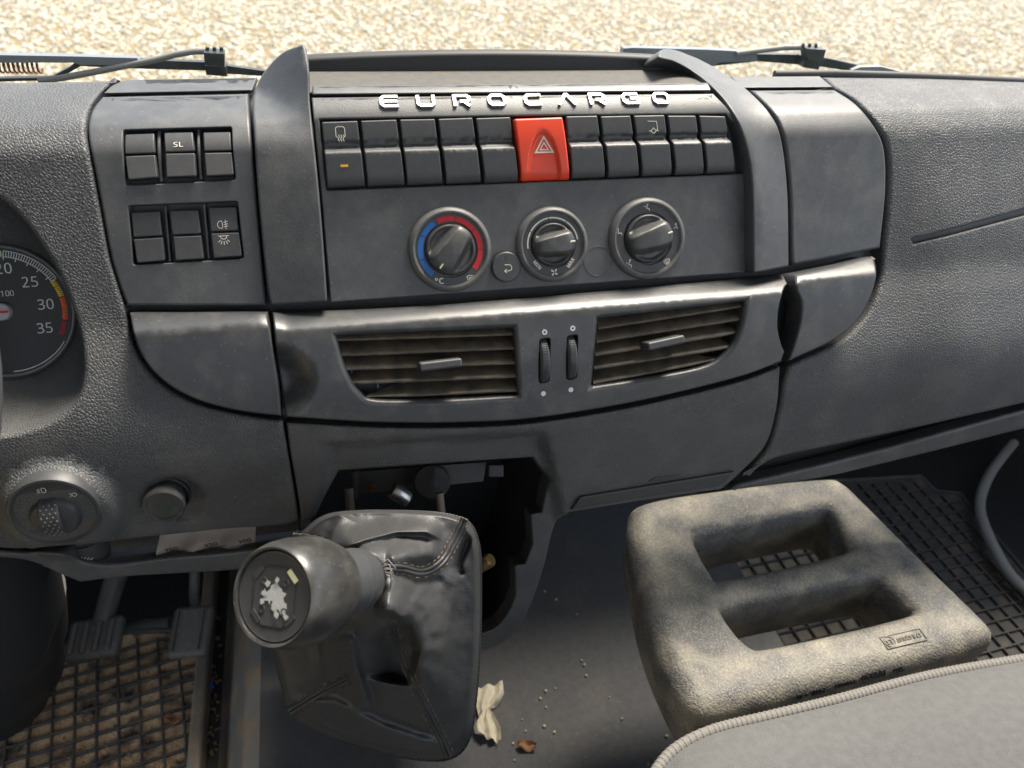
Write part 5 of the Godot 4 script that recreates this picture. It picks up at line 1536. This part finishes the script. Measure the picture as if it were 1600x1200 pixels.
# ---------- headrest and seat ----------
func sd_poly(p: Vector2, pl: PackedVector2Array) -> float:
	var d = 1e9
	for k in pl.size():
		var q = Geometry2D.get_closest_point_to_segment(p, pl[k], pl[(k + 1) % pl.size()])
		d = minf(d, p.distance_squared_to(q))
	d = sqrt(d)
	return -d if Geometry2D.is_point_in_polygon(p, pl) else d
func smax(a: float, b: float, k: float) -> float:
	var h = clampf(0.5 + 0.5 * (a - b) / k, 0, 1)
	return lerpf(b, a, h) + k * h * (1 - h)
func build_headrest():
	var top = 0.40; var thick = 0.078
	var outer = xz(curve([[1004, 789], [1150, 765], [1284, 751], [1318, 761], [1346, 786], [1440, 880], [1542, 980], [1550, 997], [1534, 1012], [1400, 1052], [1250, 1090], [1112, 1124], [1082, 1120], [1056, 1090], [1012, 990], [986, 880], [980, 822]]), top - 0.012)
	var h1 = xz(curve([[1084, 846], [1105, 838], [1270, 804], [1298, 808], [1318, 850], [1310, 868], [1136, 907], [1112, 902]]), top - 0.008)
	var h2 = xz(curve([[1128, 960], [1150, 950], [1345, 912], [1376, 917], [1413, 950], [1408, 966], [1210, 1012], [1166, 1010]]), top - 0.008)
	var lo = outer[0]; var hi = outer[0]
	for p in outer:
		lo = lo.min(p); hi = hi.max(p)
	var cs = 0.0034
	lo -= Vector2.ONE * 0.012; hi += Vector2.ONE * 0.012
	var nx = int((hi.x - lo.x) / cs) + 2; var nz = int((hi.y - lo.y) / cs) + 2; var ny = int((thick + 0.024) / cs) + 2
	var y0 = top - thick - 0.012
	var d2 = PackedFloat32Array(); d2.resize(nx * nz); var ro = PackedFloat32Array(); ro.resize(nx * nz)
	for b in nz:
		for a in nx:
			var p = lo + Vector2(a, b) * cs
			var o_ = sd_poly(p, outer); var i_ = maxf(-sd_poly(p, h1), -sd_poly(p, h2))
			d2[b * nx + a] = smax(o_, i_, 0.012)
			ro[b * nx + a] = lerpf(0.0185, 0.0115, smoothstep(-0.004, 0.004, i_ - o_))
	var fld = PackedFloat32Array(); fld.resize(nx * ny * nz)
	var nz_ = FastNoiseLite.new(); nz_.seed = 3; nz_.frequency = 9.0
	for c in ny:
		for b in nz:
			for a in nx:
				var y = y0 + c * cs
				var yy = absf(y - (top - thick * 0.5)) - thick * 0.5
				# the underside is narrower
				var dd = d2[b * nx + a] + 0.10 * maxf(0.0, (top - 0.02 - y))
				var r = ro[b * nx + a]
				var q = Vector2(dd + r, yy + r)
				fld[(c * nz + b) * nx + a] = Vector2(maxf(q.x, 0), maxf(q.y, 0)).length() + minf(maxf(q.x, q.y), 0.0) - r
	# surface nets
	var mb = MB.new(); var id = {}
	var org = Vector3(lo.x, y0, lo.y)
	var sx = 1; var sy = nx * nz; var sz = nx
	for c in ny - 1:
		for b in nz - 1:
			for a in nx - 1:
				var k = (c * nz + b) * nx + a
				var v = [fld[k], fld[k + 1], fld[k + sz], fld[k + sz + 1], fld[k + sy], fld[k + sy + 1], fld[k + sy + sz], fld[k + sy + sz + 1]]
				var neg = 0
				for x in v:
					if x < 0: neg += 1
				if neg == 0 or neg == 8: continue
				var acc = Vector3.ZERO; var cnt = 0
				var cn = [Vector3(0, 0, 0), Vector3(1, 0, 0), Vector3(0, 0, 1), Vector3(1, 0, 1), Vector3(0, 1, 0), Vector3(1, 1, 0), Vector3(0, 1, 1), Vector3(1, 1, 1)]
				for e in [[0, 1], [2, 3], [4, 5], [6, 7], [0, 2], [1, 3], [4, 6], [5, 7], [0, 4], [1, 5], [2, 6], [3, 7]]:
					if (v[e[0]] < 0) != (v[e[1]] < 0):
						acc += cn[e[0]].lerp(cn[e[1]], v[e[0]] / (v[e[0]] - v[e[1]])); cnt += 1
				var g = Vector3(v[1] + v[3] + v[5] + v[7] - v[0] - v[2] - v[4] - v[6], v[4] + v[5] + v[6] + v[7] - v[0] - v[1] - v[2] - v[3], v[2] + v[3] + v[6] + v[7] - v[0] - v[1] - v[4] - v[5]).normalized()
				id[k] = mb.add(org + (Vector3(a, c, b) + acc / cnt) * cs, g)
	for c in range(1, ny - 1):
		for b in range(1, nz - 1):
			for a in range(1, nx - 1):
				var k = (c * nz + b) * nx + a
				var s0 = fld[k] < 0
				if s0 != (fld[k + 1] < 0): mb.quad(id[k], id[k - sy], id[k - sy - sz], id[k - sz])
				if s0 != (fld[k + sy] < 0): mb.quad(id[k], id[k - 1], id[k - 1 - sz], id[k - sz])
				if s0 != (fld[k + sz] < 0): mb.quad(id[k], id[k - 1], id[k - 1 - sy], id[k - sy])
	var cc = (lo + hi) * 0.5
	var t = thing("headrest", "dusty black foam headrest with two openings folded flat before the grey seat", "headrest", Vector3(cc.x, y0 + 0.012, cc.y))
	var body = part(t, "body", mb, M.foam)
	# moulded stamp and print, reading from the other side
	var fr = func(px, py, hh): 
		var p = on_y(px, py, hh)
		var e = on_y(px + 60, py - 14, hh) - p
		var x = -e.normalized()
		return Transform3D(Basis(x, Vector3.UP.cross(x) * -1.0, Vector3.UP), p)
	var f1 = fr.call(1415, 997, top + 0.0002)
	var f1b = Transform3D(Basis(f1.basis.x, f1.basis.z.cross(f1.basis.x), f1.basis.z), f1.origin)
	mb = MB.new()
	mb.strokes(f1b, [V([[-0.018, -0.0055], [0.022, -0.0055], [0.022, 0.0055], [-0.018, 0.0055], [-0.018, -0.0055]]), arc(0.016, 0.0, 0.0048, 0, 360, 24)], 0.0006, 0.0006)
	part(body, "stamp_frame", mb, M.foam)
	text_part(body, "stamp_lettering", "E3", 0.0042, f1b.translated_local(Vector3(0.016, 0, 0.0002)), M.foam, true, 1.0, 0.0006)
	text_part(body, "stamp_lettering", "17 R 020007", 0.0036, f1b.translated_local(Vector3(-0.003, 0, 0.0002)), M.foam, false, 0.9, 0.0006)
	# print on the rounded front edge: find the skin along the line of sight
	var field = func(p: Vector3) -> float:
		var g = (p - org) / cs
		var a0 = clampi(int(g.x), 0, nx - 2); var c0 = clampi(int(g.y), 0, ny - 2); var b0 = clampi(int(g.z), 0, nz - 2)
		var fx = clampf(g.x - a0, 0, 1); var fy = clampf(g.y - c0, 0, 1); var fz = clampf(g.z - b0, 0, 1)
		var k = (c0 * nz + b0) * nx + a0
		return lerpf(lerpf(lerpf(fld[k], fld[k + 1], fx), lerpf(fld[k + sz], fld[k + sz + 1], fx), fz), lerpf(lerpf(fld[k + sy], fld[k + sy + 1], fx), lerpf(fld[k + sy + sz], fld[k + sy + sz + 1], fx), fz), fy)
	var ex2 = (on_y(1280, 1083, top - 0.012) - on_y(1400, 1052, top - 0.012)).normalized()
	for w in [["502", 0.0046, 1402, 1045], ["IVECO", 0.0060, 1364, 1054], ["3180561", 0.0038, 1320, 1067], ["> PUR <", 0.0050, 1277, 1079], ["O", 0.0050, 1248, 1087]]:
		var rr = ray(w[2], w[3]).normalized(); var tt = 0.45; var hit = Vector3.ZERO
		for k in 400:
			hit = C + rr * tt
			if field.call(hit) < 0.0: break
			tt += 0.001
		var e = 0.003
		var gn = Vector3(field.call(hit + Vector3(e, 0, 0)) - field.call(hit - Vector3(e, 0, 0)), field.call(hit + Vector3(0, e, 0)) - field.call(hit - Vector3(0, e, 0)), field.call(hit + Vector3(0, 0, e)) - field.call(hit - Vector3(0, 0, e))).normalized()
		var xx = (ex2 - gn * ex2.dot(gn)).normalized()
		text_part(body, "print", w[0], w[1], Transform3D(Basis(xx, gn.cross(xx), gn), hit + gn * 0.0006), M.ink, true, 1.0, 0.0010)
	# seat cushion in the corner
	var edge = curve([[960, 1420], [985, 1300], [1002, 1245], [1024, 1198], [1056, 1162], [1112, 1134], [1200, 1112], [1300, 1088], [1450, 1049], [1600, 1022], [1760, 995], [1900, 975]], false)
	var ep = []
	for p in edge: ep.append(on_y(p.x, p.y + 9.0, 0.425))
	mb = MB.new(); var rows = []
	var inner = on_y(1500, 1420, 0.425)
	for k in ep.size():
		var row = []
		var d = (ep[mini(k + 1, ep.size() - 1)] - ep[maxi(k - 1, 0)]).normalized()
		var inw = Vector3(-d.z, 0, d.x)
		if inw.dot(inner - ep[k]) < 0: inw = -inw
		row.append(ep[k] + Vector3(0, -0.14, 0) - inw * 0.004)
		row.append(ep[k] + Vector3(0, -0.02, 0) - inw * 0.002)
		for j in 16:
			var s = j / 15.0
			var w = s * s * 0.9 + s * 0.1
			var p = ep[k].lerp(inner + (ep[k] - inner) * 0.15, w)
			var din = (p - ep[k]).length()
			row.append(p + Vector3(0, 0.020 * (1.0 - exp(-din / 0.02)) + 0.004 * sin(p.x * 22.0 + p.z * 9.0) * smoothstep(0.0, 0.1, din), 0))
		rows.append(row)
	mb.grid(rows, false, false, Vector3.ZERO, 1.0); fix_side(mb, 18 * 20 + 12, Vector3.UP)
	t = thing("seat", "light grey fabric seat cushion with ribbed piping before the headrest", "seat", Vector3(inner.x, 0.12, inner.z))
	part(t, "cushion", mb, M.seat)
	mb = MB.new()
	var pp = []
	for p in ep: pp.append(p + Vector3(0, 0.001, 0))
	mb.tube(pp, 0.0040, 10)
	var pipe = part(t, "piping", mb, M.piping)
	mb = MB.new()
	var acc2 = 0.0
	for k in pp.size() - 1:
		var L = pp[k].distance_to(pp[k + 1]); var d = (pp[k + 1] - pp[k]).normalized()
		var m2 = int(L / 0.0032)
		for j in m2:
			var p = pp[k].lerp(pp[k + 1], (j + 0.5) / m2)
			var ring = []
			mb.lathe(Transform3D(Basis(d.cross(Vector3.UP).normalized(), d.cross(d.cross(Vector3.UP).normalized()), d), p), [[0.0040, -0.0010], [0.0045, -0.0003], [0.0045, 0.0003], [0.0040, 0.0010]], 10)
	part(pipe, "piping_ribs", mb, M.piping)
	structure("seat_box", slab(Vector3(0.30, 0.10, -0.10), Vector3(1.05, 0.42, 0.6), 0.02), M.dark)

# ---------- windscreen, wipers, gravel ----------
func build_outside():
	var zc = -0.69
	var gz = func(x, y): return zc + 0.10 * (x - 0.15) * (x - 0.15) + 0.16 * (y - 0.75)
	var mb = MB.new(); var rows = []
	for a in 13:
		var row = []
		for b in 25:
			var y = lerpf(0.66, 1.52, a / 12.0); var x = lerpf(-0.86, 1.26, b / 24.0)
			row.append(Vector3(x, y, gz.call(x, y)))
		rows.append(row)
	mb.grid(rows, false, false, Vector3(0, 0, 1))
	single("windscreen", mb, M.glass, "clear curved windscreen glass above the dashboard", "windscreen")
	# rubber seal along its foot
	var pts = []
	for p in [[1210, 117], [1300, 116], [1400, 119], [1500, 123], [1600, 128], [1700, 134]]: pts.append(on_plane(p[0], p[1], Vector3(0, 0, -0.66), Vector3(-0.12, 0, 1).normalized()))
	mb = MB.new(); mb.tube(pts, 0.004, 8)
	single("windscreen_seal", mb, M.black, "black rubber seal along the foot of the windscreen", "seal")
	var pz = -0.735
	var onz = func(x, y): return on_plane(x, y, Vector3(0, 0, pz), Vector3(0, 0, 1))
	var plate = func(t, called, pl, th, dz, m_):
		var q = PackedVector2Array()
		for p in pl:
			var w = on_plane(p[0], p[1], Vector3(0, 0, pz + dz), Vector3(0, 0, 1)); q.append(Vector2(w.x, w.y))
		var b = MB.new(); b.poly(Transform3D(Basis(), Vector3(0, 0, pz + dz)), q, th)
		b.poly(Transform3D(Basis(), Vector3(0, 0, pz + dz - 0.0001)), q, 0.0001)
		part(t, called, b, m_)
	var tubepx = func(t, called, pl, r, dz, m_, sg := 10):
		var q = []
		for p in pl: q.append(on_plane(p[0], p[1], Vector3(0, 0, pz + dz), Vector3(0, 0, 1)))
		var b = MB.new(); b.tube(q, r, sg); part(t, called, b, m_)
	var t = thing("windscreen_wiper", "black wiper arm with coil spring outside the glass before the driver", "wiper", onz.call(100, 110), "windscreen wipers")
	plate.call(t, "arm_cover", [[-120, 80], [0, 81.5], [130, 84], [216, 86.5], [219, 90], [214, 98], [128, 97], [118, 93.5], [0, 93.5], [-120, 93]], 0.008, 0.0, mat(tone(0.16, 0.10), 0.4))
	plate.call(t, "arm", [[-120, 118], [0, 124], [90, 122], [128, 100], [216, 104], [326, 107], [355, 112], [416, 116], [414, 108], [352, 99], [320, 94], [216, 90], [120, 94], [112, 101], [80, 118], [0, 119], [-120, 114]], 0.006, -0.004, M.wiper)
	plate.call(t, "joint", [[322, 95], [354, 97], [356, 112], [324, 109]], 0.014, 0.0, M.wiper)
	var sp = []
	for k in 170:
		var s = k / 169.0
		var c = onz.call(lerpf(-60, 64, s), lerpf(104, 106, s))
		sp.append(c + Vector3(0, cos(k * 0.62), sin(k * 0.62)) * 0.0042)
	mb = MB.new(); mb.tube(sp, 0.0008, 5); part(t, "spring", mb, M.rust)
	tubepx.call(t, "hose", [[60, 126], [93, 122.5], [150, 112], [242, 93.5], [275, 85], [302, 80.5], [322, 80]], 0.0026, 0.008, M.hose)
	plate.call(t, "spray_nozzle", [[320, 75], [352, 77], [352, 96], [322, 94]], 0.014, 0.004, M.wiper)
	for x in [324, 335, 346]: tubepx.call(t, "nozzle_jet", [[x, 79], [x, 73.5]], 0.0016, 0.010, M.wiper, 8)
	t = thing("windscreen_wiper", "black wiper arm with spray nozzle outside the glass behind the hood fin", "wiper", onz.call(1150, 100), "windscreen wipers")
	plate.call(t, "arm_cover", [[970, 72], [985, 71], [1100, 74], [1176, 78], [1178, 92], [1120, 94], [1104, 101], [1090, 96], [968, 84]], 0.008, 0.0, mat(tone(0.16, 0.10), 0.4))
	plate.call(t, "arm", [[1110, 90], [1178, 82], [1250, 83], [1290, 89], [1340, 100], [1345, 108], [1328, 109], [1268, 100], [1180, 93], [1104, 101]], 0.006, -0.004, M.wiper)
	plate.call(t, "joint", [[1246, 84], [1272, 86], [1268, 103], [1244, 99]], 0.014, 0.0, M.wiper)
	tubepx.call(t, "hose", [[1150, 84], [1188, 79], [1225, 74.5], [1252, 74]], 0.0026, 0.008, M.hose)
	plate.call(t, "spray_nozzle", [[1250, 70], [1279, 72], [1274, 91], [1252, 89]], 0.014, 0.004, M.wiper)
	for x in [1255, 1265, 1275]: tubepx.call(t, "nozzle_jet", [[x, 74], [x, 68]], 0.0016, 0.010, M.wiper, 8)
	plate.call(t, "blade_end", [[1326, 107], [1340, 102], [1372, 101.5], [1412, 112], [1405, 118], [1330, 116]], 0.006, 0.002, mat(tone(0.2, 0.05), 0.5))
	# gravel yard
	var g = MB.new(); g.face(Vector3(-90, -1.05, 90), Vector3(90, -1.05, 90), Vector3(90, -1.05, -90), Vector3(-90, -1.05, -90), Vector3.UP)
	structure("ground", g, M.gravel)
	var st = MB.new()
	var sp_ = FastNoiseLite.new(); sp_.seed = 9; sp_.frequency = 0.9
	rows = []
	for a in 6:
		var row = []
		for b in 8:
			var th = PI * a / 5.0; var ph = TAU * b / 8.0
			var v = Vector3(sin(th) * cos(ph), cos(th) * 0.62, sin(th) * sin(ph))
			row.append(v * (1.0 + 0.35 * sp_.get_noise_3dv(v * 1.3)))
		rows.append(row)
	st.grid(rows, true, false, Vector3.ZERO, 1.0); fix_side(st, 8 * 2, st.v[16])
	var mm = MultiMesh.new(); mm.transform_format = MultiMesh.TRANSFORM_3D; mm.use_colors = true
	mm.mesh = st.mesh()
	var rng = RandomNumberGenerator.new(); rng.seed = 77
	var place = []
	var tries = 0
	while place.size() < 130000 and tries < 420000:
		tries += 1
		var p = Vector3(rng.randf_range(-6.0, 14.0), -1.05, rng.randf_range(-13.0, -3.0))
		var d = p - C
		var z = d.dot(FW); var x = 800 + F * d.dot(R) / z; var y = 600 - F * d.dot(U) / z
		if x < -700 or x > 2300 or y < -220 or y > 420: continue
		place.append(p)
	mm.instance_count = place.size()
	for k in place.size():
		var s = 0.010 + 0.020 * pow(rng.randf(), 2.2)
		mm.set_instance_transform(k, Transform3D(Basis.from_euler(Vector3(rng.randf_range(-0.5, 0.5), rng.randf() * TAU, rng.randf_range(-0.5, 0.5))).scaled(Vector3(s * rng.randf_range(0.8, 1.4), s, s)), place[k] + Vector3(0, s * 0.2, 0)))
		var v = rng.randf_range(0.28, 0.52); var w = rng.randf()
		mm.set_instance_color(k, Color(v, v * lerpf(0.84, 0.95, w), v * lerpf(0.58, 0.80, w)))
	var mi = MultiMeshInstance3D.new(); mi.name = "gravel_stones"; mi.multimesh = mm; mi.material_override = M.stone
	add_child(mi)
	mi.set_meta("kind", "stuff"); mi.set_meta("label", "pale yellow gravel stones covering the yard outside the windscreen"); mi.set_meta("category", "gravel")

func _ready():
	camera_and_light()
	make_materials()
	build_setting()
	build_dashboard()
	build_switch_panel()
	build_control_panel()
	build_vent_panel()
	build_cluster()
	build_small_controls()
	build_lever()
	build_footwell()
	build_headrest()
	build_outside()
